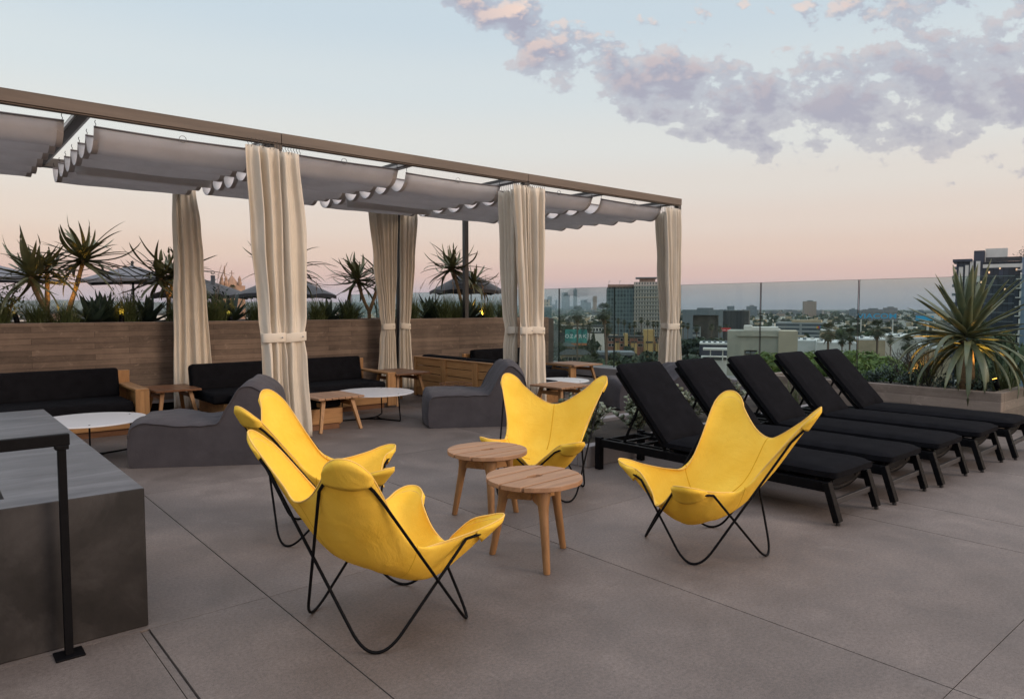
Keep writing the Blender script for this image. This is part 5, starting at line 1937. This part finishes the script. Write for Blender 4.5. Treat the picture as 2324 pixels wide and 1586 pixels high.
text('Trader Joe\'s', b.r, (0, -.23, b.Z(750)), 1.25, mwt)

# ---- low dark complex and carport, left of the beige block
b = Bld('low_office', 'low navy building with white roof left of the beige block', 'building', 1588, 1652, 250)
b.block('walls', MW['navy'], -b.w / 2, b.w / 2, 0, 14, 0, b.Z(782))
b.block('roof', MW['roof'], -b.w / 2, b.w / 2, -.2, 14, b.Z(782) + .01, b.Z(778.5))
for k in range(5):
    b.block('roof_unit', MW['grey'], -b.w / 2 + 1 + k * 1.9, -b.w / 2 + 2 + k * 1.9, 2, 3.5, b.Z(778.5) + .01, b.Z(778.5) + .8)
b = Bld('carport', 'white carport roof and walled yard left of the beige block', 'carport', 1596, 1652, 190)
b.block('roof', MW['white'], -b.w / 2, b.w / 2 - .1, 0, 5, b.Z(795), b.Z(791))
for px in (1612, 1640): MB().box(b.X(px), b.X(px) + .3, .5, .8, b.Z(828), b.Z(795) - .01).build('post', MW['white'], b.r)
b.block('yard_wall', MW['white'], -b.w / 2 - .5, b.w / 2 - .1, 1.2, 7, 0, b.Z(811))
b.block('railing', MW['darkroof'], -b.w / 2, b.w / 2 - .2, .9, .95, b.Z(817), b.Z(811))

# ---- beige block with set-back roof walls
b = Bld('beige_block', 'beige plastered block with a small barred opening', 'building', 1650, 1809.6, 150, 0)
w = b.w / 2
zt = b.Z(751.5)
xc = b.X(1767)
hole = (b.X(1690), b.X(1719), b.Z(818), b.Z(795))
b.block('front_wall', MW['beige'], -w, hole[0], 0, 12, 0, zt)
b.block('front_wall', MW['beige'], hole[1], xc, 0, 12, 0, zt)
b.block('lintel', MW['beige'], hole[0], hole[1], .02, 12, hole[3], zt - .02)
b.block('sill_wall', MW['beige'], hole[0], hole[1], .02, 12, 0, hole[2])
b.block('opening', MW['white'], hole[0], hole[1], 1.6, 3, hole[2] + .02, hole[3] - .02)
for k in range(3):
    b.block('bar', MW['darkroof'], lerp(hole[0], hole[1], (k + .5) / 3) - .05, lerp(hole[0], hole[1], (k + .5) / 3) + .05, .5, .6, hole[2], hole[3])
b.block('bar', MW['darkroof'], hole[0], hole[1], .38, .48, hole[2] + .75, hole[2] + .85)
b.block('awning', MW['grey'], hole[0] + .2, lerp(hole[0], hole[1], .45), .3, 1.4, hole[3] - .75, hole[3] - .3)
b.block('awning', MW['grey'], lerp(hole[0], hole[1], .55), hole[1] - .2, .3, 1.4, hole[3] - .75, hole[3] - .3)
b.block('wall_ledge', MW['beige'], b.X(1672), xc - .05, -.35, -.005, b.Z(763.5), b.Z(760))
b.block('side_wing', MW['beige2'], xc, w, -.4, 10, 0, zt + .05)
b.block('roof_wall', MW['white'], b.X(1687), b.X(1706), 2, 9, zt + .06, b.Z(740))
b.block('roof_wall', MW['white'], b.X(1706), b.X(1767), 2.2, 9, zt + .06, b.Z(743.5))
b.block('roof_wall', MW['white'], b.X(1767), b.X(1772), 2.2, 9, zt + .07, b.Z(748))

# ---- white studio roofs and ribbon-window office
b = Bld('ribbon_office', 'office with dark ribbon windows and a pale roof box', 'office building', 1759, 1875, 620, -.08)
w = b.w / 2
b.block('walls', MW['bands'], -w, w, 0, 30, 0, b.Z(732))
b.block('roof_box', MW['tan'], b.X(1795), b.X(1862), 4, 24, b.Z(732) + .01, b.Z(726.5))
for k, c in enumerate(((.75, .55, .03), (.75, .25, .03), (.6, .03, .04), (.25, .06, .4), (.03, .25, .6), (.05, .45, .12))):
    MB().box(b.X(1853 + k * 2), b.X(1854.8 + k * 2), -.5, -.3, b.Z(745), b.Z(740)).build('colour_feather', mat('feather_%d' % k, c, .6, .05, 1), b.r)
simple('studio_block', 'tan studio block left of the big palm', 'building', 1864, 1896, 752, 420, MW['tan'], 22, .05, None, MW['roof'])
for (a, c, t_, d, m, lab) in ((1806, 1872, 776, 330, 'white', 'broad white roof right of the beige block'), (1855, 1945, 781, 300, 'white', 'broad white flat roof behind the big palm'), (1930, 2010, 772, 340, 'tan', 'tan studio hall right of the big palm'),
                              (1995, 2075, 764, 360, 'white', 'white studio hall left of the yucca'), (2030, 2120, 770, 300, 'white', 'white flat roof seen through the yucca leaves'), (2090, 2175, 792, 260, 'tan', 'tan flat roofed building behind the yucca skirt'),
                              (2200, 2330, 778, 300, 'tan', 'tan warehouse at the right edge below the tower')):
    b = Bld('studio_hall', lab, 'building', a, c, d, .05, 'white roofed studio halls')
    z = b.Z(t_)
    b.block('walls', MW[m], -b.w / 2, b.w / 2, 0, 30, 0, z)
    b.block('parapet', MW['roof'], -b.w / 2 - .1, b.w / 2 + .1, -.1, 30.1, z + .01, z + .7)
    for k in range(6):
        q = (k * 37 % 11) / 11
        b.block('roof_unit', MW['grey'] if k % 2 else MW['white'], lerp(-b.w / 2, b.w / 2 - 3, q), lerp(-b.w / 2, b.w / 2 - 3, q) + 1.4, 3 + k * 3, 5 + k * 3, z + .71, z + 1.7)

# ---- blue letter sign on a roof frame
b = Bld('roof_sign', 'blue letter sign on a white roof frame', 'sign', 1952, 2027, 640)
w = b.w / 2
MB().box(-w, w, .6, .8, b.Z(725), b.Z(724)).box(-w, w, .6, .8, b.Z(712), b.Z(711)).box(-w, -w + .8, .6, .8, b.Z(724), b.Z(712)).box(w - .8, w, .6, .8, b.Z(724), b.Z(712)).build('back_frame', MW['grey'], b.r)
MB().box(-w, -w + 1, .4, .9, 0, b.Z(725)).build('frame_post', MW['white'], b.r)
MB().box(w - 1, w, .4, .9, 0, b.Z(725)).build('frame_post', MW['white'], b.r)
mb_blue = mat('sign_blue', (.03, .40, .72), .5, .05, 1)
text('VIACOM', b.r, (0, .5, b.Z(722.6)), 6.4, mb_blue, .08, sx=1.3, bold=.07)
b = Bld('roof_sign', 'paler blue sign band with a white end, behind the yucca leaves', 'sign', 2077, 2134, 640)
w = b.w / 2
MB().box(-w, w * .45, 0, .5, b.Z(727), b.Z(717)).build('panel', mb_blue, b.r)
MB().box(w * .45, w, 0, .5, b.Z(727), b.Z(717)).build('end_panel', MW['roof'], b.r)
b.block('post', MW['white'], -1, 1, .6, 2, 0, b.Z(727))

# ---- right-hand residential tower
t_ = Bld('residential_tower', 'dark glass residential tower with white fins and balconies at the right edge', 'tower', 2154, 2352, 250, 0)
w = t_.w / 2
xl, xm, xr = t_.X(2176), t_.X(2205), t_.X(2312)
zt = t_.Z(576)
t_.block('left_wing', MW['tower_glass'], t_.X(2163), xm, .6, 16, 0, t_.Z(592))
t_.block('left_roof', MW['navy'], t_.X(2154), t_.X(2200), -.6, 16, t_.Z(592) + .01, t_.Z(586))
t_.block('main_shaft', MW['tower_glass'], xm, xr, -1.0, 18, 0, t_.Z(606))
t_.block('penthouse_glass', MW['tower_glass'], t_.X(2207), xr, .5, 17, t_.Z(606) + .01, t_.Z(594))
t_.block('right_face', MW['tower_side'], xr, w, -1.4, 18, 0, t_.Z(586))
t_.block('white_band', MW['white'], t_.X(2225), xr + .02, -1.3, -.99, t_.Z(608), t_.Z(600))
t_.block('white_fin', MW['white'], t_.X(2195), t_.X(2203), -.1, .59, t_.Z(640), t_.Z(589))
t_.block('white_fin', MW['white'], t_.X(2209), t_.X(2219), -1.35, -1.01, t_.Z(640), t_.Z(592))
t_.block('white_fin', MW['white'], t_.X(2169), t_.X(2179), -.1, .59, 0, t_.Z(604))
t_.block('roof_box', MW['white'], t_.X(2229), t_.X(2280), 2, 12, t_.Z(594) + .01, t_.Z(563))
t_.block('core', MW['navy'], t_.X(2203), t_.X(2228), 1, 12, t_.Z(594) + .01, t_.Z(567))
t_.block('white_panel', MW['white'], t_.X(2184), t_.X(2192), -.1, .59, t_.Z(760), t_.Z(600))
for k in range(14):
    z = t_.Z(606) - (k + 1) * 3.2
    if z > 1: t_.block('floor_line', MW['grey'], xm + .3, t_.X(2298), -1.16, -1.01, z - .14, z + .14)
t_.block('roof_rail', MW['glassdark'], t_.X(2231), xr, -.4, -.2, t_.Z(594) + .01, t_.Z(584))
for k in range(15):
    z = t_.Z(615) - k * 3.2
    if z < 1: break
    t_.block('balcony', MW['white'], t_.X(2300), xr - .1, -2.0, -1.01, z, z + .35)
    MB().box(t_.X(2309), t_.X(2313), -1.9, -1.42, z + .36, z + 2.4).build('balcony_screen', MW['white'], t_.r)
    t_.block('balcony', MW['grey'], t_.X(2154), t_.X(2162.5), .8, 5, z + 1, z + 1.9)
for (px, py) in ((2262, 600 + 9), (2238, 618), (2299, 613), (2221, 640), (2275, 657)):
    MB().box(t_.X(px), t_.X(px) + .45, -1.12, -1.02, t_.Z(py) - .4, t_.Z(py) + .35).build('lit_window', emit('lit_window_%d' % px, (1, .62, .35), .6), t_.r)
leafy('roof_bush', 'dark bush on the roof terrace of the residential tower', 'bush', (t_.c.x + RX * 13.0, t_.c.y + RY * 13.0, hgt(594, 250)), 7, 4.6, 700, .8, M['shrub'], 91)

# ---- church tower with a cross, left
b = Bld('church_tower', 'tan church tower top with a cross, left of the nearest curtain', 'church', 504, 560, 150, .3)
w = b.w / 2
z = b.Z(648)
mt = mat('church_stone', (.36, .225, .155), .85, .25, .5)
MB().box(-w, w, 0, 4.5, 0, z).build('tower', mt, b.r)
for px in (506, 516, 548): MB().lathe([(.42, 0), (.5, .5), (.3, 1.1), (.36, 1.4), (.05, 2.1)], 8, (b.X(px), .3, z)).build('pinnacle', mt, b.r)
MB().lathe([(1.5, 0), (1.3, .5), (.75, 1.3), (.15, 2.1)], 8, (b.X(534), 1.5, z + .01)).build('cupola', mt, b.r)
MB().box(b.X(534) - .07, b.X(534) + .07, 1.43, 1.57, z + 2.0, b.Z(613.5) + 3.2 * .0).box(b.X(534) - .5, b.X(534) + .5, 1.44, 1.56, b.Z(620.5), b.Z(619)).build('cross', MW['pinkroof'], b.r)
MB().lathe([(.12, 0), (.1, 2.0), (.02, 2.4)], 6, (b.X(516), 1.2, z + 1.9)).build('finial', mt, b.r)
for (a, c, t2, d, m, lab) in ((120, 175, 712, 260, 'pinkroof', 'low brick building seen under the leftmost aloe tree'), (160, 230, 722, 240, 'tan', 'pale house behind the first agave'), (330, 425, 716, 240, 'white', 'white house behind the second aloe tree'), (30, 110, 726, 230, 'white', 'pale house behind the left bush')):
    simple('low_house', lab, 'house', a, c, t2, d, MW[m], 14, .2, 'low houses seen behind the aloes', MW['darkroof'])

# ------------------------------------------------------------------ trees
def crown_mesh(n, rx, rz, ls, seed):
    rnd = random.Random(seed)
    mb = MB()
    lumps = [(Vector((rnd.gauss(0, rx * .42), rnd.gauss(0, rx * .42), rnd.uniform(-.55, .75) * rz)), rnd.uniform(.32, .55)) for _ in range(11)]
    for k in range(n):
        c, s = rnd.choice(lumps)
        v = Vector((rnd.gauss(0, 1), rnd.gauss(0, 1), rnd.gauss(0, 1))).normalized() * rnd.uniform(.55, 1.0)
        p = c + Vector((v.x * rx * s, v.y * rx * s, v.z * rz * s))
        nrm = (v + Vector((rnd.gauss(0, .5), rnd.gauss(0, .5), rnd.gauss(.3, .5)))).normalized()
        a, b_ = perp(nrm)
        q = rnd.uniform(0, PI)
        a, b_ = a * math.cos(q) + b_ * math.sin(q), b_ * math.cos(q) - a * math.sin(q)
        l = ls * rnd.uniform(.6, 1.3)
        mb.add([p - a * l, p + b_ * l * .45, p + a * l, p - b_ * l * .45], [(0, 1, 2, 3)])
    return mb


MT = {'dark': mat('dark_foliage', (.030, .045, .020), .7, .5, .15, col2=(.014, .024, .013)),
      'mid': mat('mid_foliage', (.055, .078, .030), .7, .45, .15, col2=(.026, .042, .018)),
      'bright': mat('fresh_foliage', (.140, .190, .042), .65, .4, .5, col2=(.060, .100, .026), transl=.25),
      'palm': mat('palm_frond', (.055, .065, .030), .6, .4, .4, col2=(.025, .034, .018)),
      'palmskirt': mat('palm_skirt', (.12, .085, .05), .85, .3, .6),
      'trunk': mat('palm_trunk', (.12, .09, .07), .9, .3, .3)}
PROTO = {}


def tree(kind, px, top, d, hgt_m=None, wid=1.0, label=None, group=None, zb=GZ):
    if kind not in PROTO:
        m = dict(dark='dark', conifer='dark', mid='mid', bright='bright')[kind]
        r = thing('broadleaf_tree' if kind != 'conifer' else 'cypress_tree', 'x', 'tree', (0, 0, 0))
        if kind == 'conifer':
            mb = crown_mesh(900, .75, 2.9, .34, 5)
            mb.v = [((x) * (1 - max(0, z + 1) * .19), y * (1 - max(0, z + 1) * .19), z + 3.4) for x, y, z in mb.v]
        elif kind == 'bright':
            mb = crown_mesh(3000, 2.5, 2.3, .27, 6)
            mb.v = [(x, y, z + 3.4) for x, y, z in mb.v]
        else:
            mb = crown_mesh(1300, 2.9, 1.9, .42, 7 if kind == 'dark' else 9)
            mb.v = [(x, y, z + 3.6) for x, y, z in mb.v]
        mb.build('crown', MT[m], r)
        tk = MB().tube([(0, 0, 0), (.1, .05, 1.5), (.0, .1, 3.0)], [.28, .2, .14], 7)
        for a in range(4): tk.tube([(0, .06, 2.0), (.9 * math.cos(a * 1.6), .9 * math.sin(a * 1.6), 3.6)], [.12, .04], 5)
        tk.build('trunk', MT['trunk'], r)
        PROTO[kind] = r
        first = True
    else:
        first = False
    c = city(px, d)
    z = hgt(top, d)
    s = (z - zb) / (5.8 if kind != 'conifer' else 6.4) if hgt_m is None else hgt_m / 5.8
    zz = zb if hgt_m is None else z - hgt_m
    sc = (s * wid, s * wid, s)
    rz = random.uniform(0, 6.28)
    if first:
        r = PROTO[kind]
        r.location, r.rotation_euler, r.scale = (c.x, c.y, zz), (0, 0, rz), sc
        r['label'] = label
        if group: r['group'] = group
    else:
        r = dup(PROTO[kind], (c.x, c.y, zz), rz, label, group, sc)
    return r


gd, gm, gb = 'dark trees among the low houses', 'mid green trees among the low houses', 'fresh green trees just outside the glass'
for px, top, d, s, lab in ((1700 + 50, 806, 62, 5.0, 'fresh green tree top left of the third lounger back'), (1772, 795, 58, 5.5, 'fresh green tree top between the third and fourth lounger backs'), (1810, 800, 60, 5.0, 'fresh green tree top above the fourth lounger back'),
                           (1848, 808, 60, 5, 'fresh green tree top left of the farthest lounger back'), (1880, 795, 64, 5.5, 'fresh green tree top behind the farthest lounger back'), (1915, 792, 62, 5.5, 'fresh green tree top right of the farthest lounger back'),
                           (1965, 800, 55, 6.0, 'fresh green tree filling the pane left of the corner planter'), (2015, 815, 52, 5.2, 'fresh green tree behind the left end of the corner planter')):
    tree('bright', px, top, d, s, 1.05, lab, gb)
for px, top, d, wid, lab in ((1438, 800, 250, 1.1, 'big dark tree in front of the yellow apartments'), (1478, 790, 260, 1.1, 'big dark tree left of the corner curtain'), (1495, 812, 215, 1.2, 'dark tree low beside the corner curtain'),
                             (1400, 793, 300, .9, 'dark tree under the left end of the yellow apartments'), (1425, 782, 380, .8, 'dark tree touching the yellow balconies'), (1560, 765, 400, 1.2, 'dark tree at the foot of the blue grey hall'),
                             (1590, 760, 390, 1.2, 'dark tree in front of the hall recess'), (1625, 762, 380, 1.1, 'dark tree beneath the red sign'), (1572, 800, 235, 1.3, 'dark tree right of the corner curtain'), (1556, 822, 200, 1.1, 'dark tree low right of the corner curtain'),
                             (1262, 770, 330, .8, 'dark tree behind the first glass joint'), (1256, 800, 260, .8, 'dark tree at the end of the planter wall'), (1290, 735, 600, 1.2, 'dark tree clump left of the white block'),
                             (2130, 745, 300, .9, 'dark tree behind the left yucca leaves'), (1720, 735, 800, 1.5, 'dark tree clump right of the ribbed black building'), (1738, 738, 700, 1.4, 'dark tree clump above the beige block')):
    tree('dark', px, top, d, None, wid, lab, gd)
for px, top, d, wid, lab in ((1398, 812, 200, 1.1, 'mid green rounded tree above the first lounger back'), (1370, 818, 205, 1.0, 'mid green tree right of the teak table'), (1352, 800, 240, .8, 'mid green tree at the motel corner'),
                             (1600, 812, 205, .8, 'mid green tree in front of the carport'), (2250, 715, 190, .5, 'mid green tree behind the right yucca leaves'), (1310, 772, 420, .7, 'mid green tree right below the billboard'),
                             (1900, 742, 450, .9, 'mid green tree behind the big palm'), (1990, 745, 420, .9, 'mid green tree right of the blue letter sign post'), (2060, 755, 380, .9, 'mid green tree left of the yucca')):
    tree('mid', px, top, d, None, wid, lab, gm)
for px, top, d, wid, lab in ((1347, 752, 320, 1.0, 'tall dark cypress right of the billboard'), (1337, 768, 315, 1.1, 'dark cypress under the right end of the billboard'), (1320, 782, 310, 1.2, 'dark cypress below the billboard ledge'), (1362, 790, 312, 1.1, 'dark cypress right of the tall one')):
    tree('conifer', px, top, d, None, wid, lab, 'dark cypresses by the billboard')


# ---- fan palms
def palm_proto():
    r = thing('palm_tree', 'x', 'palm', (0, 0, 0))
    rnd = random.Random(4)
    mb = MB()
    for k in range(46):
        q = k / 46
        az = k * 2.39996
        el = lerp(rad(-55), rad(80), q)
        pet = arc_leaf((0, 0, 0), az, el, 1.0, rnd.uniform(.0, .5), 4)
        mb.tube(pet, .025, 4)
        d = (pet[-1] - pet[-2]).normalized()
        s = d.cross(Vector((0, 0, 1))).normalized()
        u = s.cross(d)
        for j in range(9):
            a = (j - 4) / 4 * 1.15
            dr = (d * math.cos(a) + s * math.sin(a) + u * rnd.uniform(-.08, .12)).normalized()
            L = rnd.uniform(.85, 1.15) * (1 - .2 * abs(a))
            tip = pet[-1] + dr * L + Vector((0, 0, -.22 * L))
            mid = pet[-1] + dr * L * .55
            sd = dr.cross(u).normalized() * .075
            mb.add([pet[-1], mid + sd, tip, mid - sd], [(0, 1, 2, 3)])
    mb.build('crown', MT['palm'], r)
    sk = MB()
    for k in range(60):
        az = rnd.uniform(0, 2 * PI)
        z = rnd.uniform(-1.6, -.1)
        p = Vector((math.cos(az) * .22, math.sin(az) * .22, z))
        leaf_strip(sk, arc_leaf(p, az, rad(-50), rnd.uniform(.7, 1.1), .6, 3), .12, Vector((0, 0, 1)), .2, .8, .6)
    sk.build('skirt', MT['palmskirt'], r)
    MB().tube([(0, 0, -13), (.05, .0, -8), (-.04, .05, -3), (0, 0, 0)], [.30, .22, .18, .2], 8).build('trunk', MT['trunk'], r)
    return r


PALM = None


def palm(px, cy, crown_px, d, label, lean=0, group='fan palms'):
    """crown centre at bearing PX, height CY; CROWN_PX = crown width"""
    global PALM
    c = city(px, d)
    z = hgt(cy, d)
    s = crown_px / FPX * d / 3.9
    sc = (s, s, max(s, (z - GZ) / 13) if False else s)
    if PALM is None:
        PALM = palm_proto()
        r = PALM
    else:
        r = dup(PALM, (0, 0, 0), 0)
    r.location = (c.x, c.y, z)
    r.rotation_euler = (0, 0, random.uniform(0, 6.28))
    r.scale = (s, s, s)
    r['label'] = label
    r['group'] = group
    # trunk long enough to reach the street
    need = (z - GZ) / s
    for ch in r.children:
        if ch.name.startswith('trunk'):
            ch.scale = (1, 1, need / 13)
            if lean: ch.rotation_euler = (0, lean, 0)
    return r


for px, cy, w_, d, lab, ln in ((1310, 711, 43, 210, 'big fan palm in front of the billboard', 0), (1370, 707, 50, 200, 'big fan palm left of the hotel tower', .06), (1377, 742, 38, 210, 'fan palm below the big one left of the hotel', .04),
                               (1350, 818, 46, 105, 'low bushy fan palm beside the teak table', 0),
                               (1403, 728, 14, 420, 'first thin palm from the left in front of the hotel', 0), (1417, 731, 14, 425, 'second thin palm from the left in front of the hotel', 0), (1429, 738, 15, 430, 'short thin palm in front of the hotel middle', 0),
                               (1440, 736, 16, 415, 'thin palm in the middle of the hotel front', 0), (1455, 726, 16, 420, 'taller thin palm before the tan hotel wing', 0), (1470, 732, 14, 420, 'thin palm left of the yellow stair tower', 0), (1483, 735, 15, 425, 'thin palm right of the yellow stair tower', 0), (1492, 735, 13, 420, 'thin palm beside the corner curtain', 0),
                               (1338, 742, 24, 380, 'shaggy palm right above the billboard', 0), (1290, 740, 24, 400, 'shaggy palm left above the billboard', 0), (1270, 735, 22, 400, 'shaggy palm at the first glass joint', 0), (1323, 744, 18, 420, 'small palm above the billboard middle', 0),
                               (1551, 737, 15, 410, 'thin palm right of the corner curtain', 0), (1561, 739, 16, 400, 'second thin palm right of the corner curtain', .03), (1581, 745, 20, 390, 'shaggy palm before the hall recess left half', 0), (1615, 742, 17, 400, 'palm before the hall recess right half', 0), (1634, 746, 17, 395, 'palm left of the red sign', 0), (1648, 742, 15, 440, 'palm behind the red sign', 0),
                               (1880, 752, 52, 165, 'big shaggy palm right of the beige block', 0), (1930, 760, 40, 190, 'shaggy palm left of the glass joint', 0), (1912, 770, 30, 200, 'smaller palm between the two big ones', 0), (1992, 745, 50, 160, 'big shaggy palm under the blue letter sign', 0), (2022, 770, 26, 220, 'small palm right of the big one under the sign', 0),
                               (2062, 780, 44, 120, 'shaggy palm behind the left yucca leaves', 0), (1762, 756, 10, 560, 'tiny palm left before the ribbon window office', 0), (1795, 758, 10, 560, 'tiny palm right before the ribbon window office', 0),
                               (530, 655, 22, 60, 'small palm beside the church tower', 0)):
    palm(px, cy, w_, d, lab, ln)

# ------------------------------------------------------------------ uncountable far city, woods and hills
rnd = random.Random(99)
for nm, m, n, dr, hr, wr in (('distant_houses', MW['white'], 900, (620, 4200), (2.5, 6), (4, 13)), ('distant_roofs', MW['darkroof'], 500, (520, 3800), (3, 6), (5, 14)), ('distant_brick', MW['tan'], 550, (560, 4200), (3, 9), (5, 16)),
                             ('distant_blocks', MW['far3'], 150, (2700, 5200), (6, 18), (16, 46))):
    mb = MB()
    for k in range(n):
        d = dr[0] * (dr[1] / dr[0]) ** rnd.random()
        c = city(rnd.uniform(-150, 2480), d)
        if nm == 'distant_blocks': c = city(rnd.uniform(1230, 2400), d)
        mb.obox((c.x, c.y, GZ + rnd.uniform(*hr) / 2 + 1), (rnd.uniform(*wr), rnd.uniform(*wr), rnd.uniform(*hr) + 2), rz=rnd.choice((.2, .2, .5)))
    tag(mb.build(nm, m), kind='stuff')
mb = MB()
for k in range(2600):
    d = 460 * (4600 / 460) ** rnd.random()
    c = city(rnd.uniform(-150, 2480), d)
    R = rnd.uniform(3.0, 6.5) * (1 + d / 3500)
    hh = rnd.uniform(5, 10) * (1 + d / 6000)
    for j in range(5):
        a = rnd.uniform(0, 6.28)
        o = Vector((c.x + math.cos(a) * R * .5, c.y + math.sin(a) * R * .5, GZ + hh * rnd.uniform(.3, .8)))
        nv = Vector((rnd.gauss(0, 1), rnd.gauss(0, 1), rnd.gauss(0, .7))).normalized()
        u, v = perp(nv)
        q = [o + u * R * .6 * math.cos(t) * rnd.uniform(.7, 1.2) + v * R * .6 * math.sin(t) * rnd.uniform(.7, 1.2) for t in (0, 1.05, 2.1, 3.14, 4.2, 5.2)]
        mb.add(q, [(0, 1, 2, 3, 4, 5)])
tag(mb.build('distant_trees', MT['dark']), kind='stuff')

mb = MB()
P = []
for k in range(90):
    px = -400 + k * 36
    d = 6000
    c = city(px, d)
    c2 = city(px, d + 700)
    e = .45 + .55 * noise.noise(Vector((k * .11, 2.2, 0))) + .2 * noise.noise(Vector((k * .5, 0, 1)))
    f = interp([(0, 1), (1000, .9), (1300, .15), (1800, .0), (2600, .1)], px)
    top = max(4, (95 * (.55 + .45 * e)) * f)
    P.append([(c.x * .93, c.y * .93, GZ), (c.x, c.y, GZ + 4 + top * .95), (c2.x, c2.y, GZ + 4 + top * 1.2), (c2.x * 1.1, c2.y * 1.1, GZ)])
mb.grid(P)
tag(mb.build('hills', mat('hill_scrub', (.07, .085, .065), .95, .4, .004, world=True), smooth=True), kind='structure')

# ------------------------------------------------------------------ evening haze: one closed box of even air
hz = bpy.data.materials.new('haze_air')
hz.use_nodes = True
t = NT(hz.node_tree)
t.n.remove(t.n['Principled BSDF'])
v = t.new('ShaderNodeVolumePrincipled')
v.inputs['Color'].default_value = (.72, .84, .93, 1)
v.inputs['Density'].default_value = .42e-4
v.inputs['Anisotropy'].default_value = 0
t.link(v.outputs[0], t.n['Material Output'].inputs['Volume'])
tag(MB().box(-9600, 9600, -9600, 9600, GZ - 4, 165).build('haze', hz), kind='stuff')
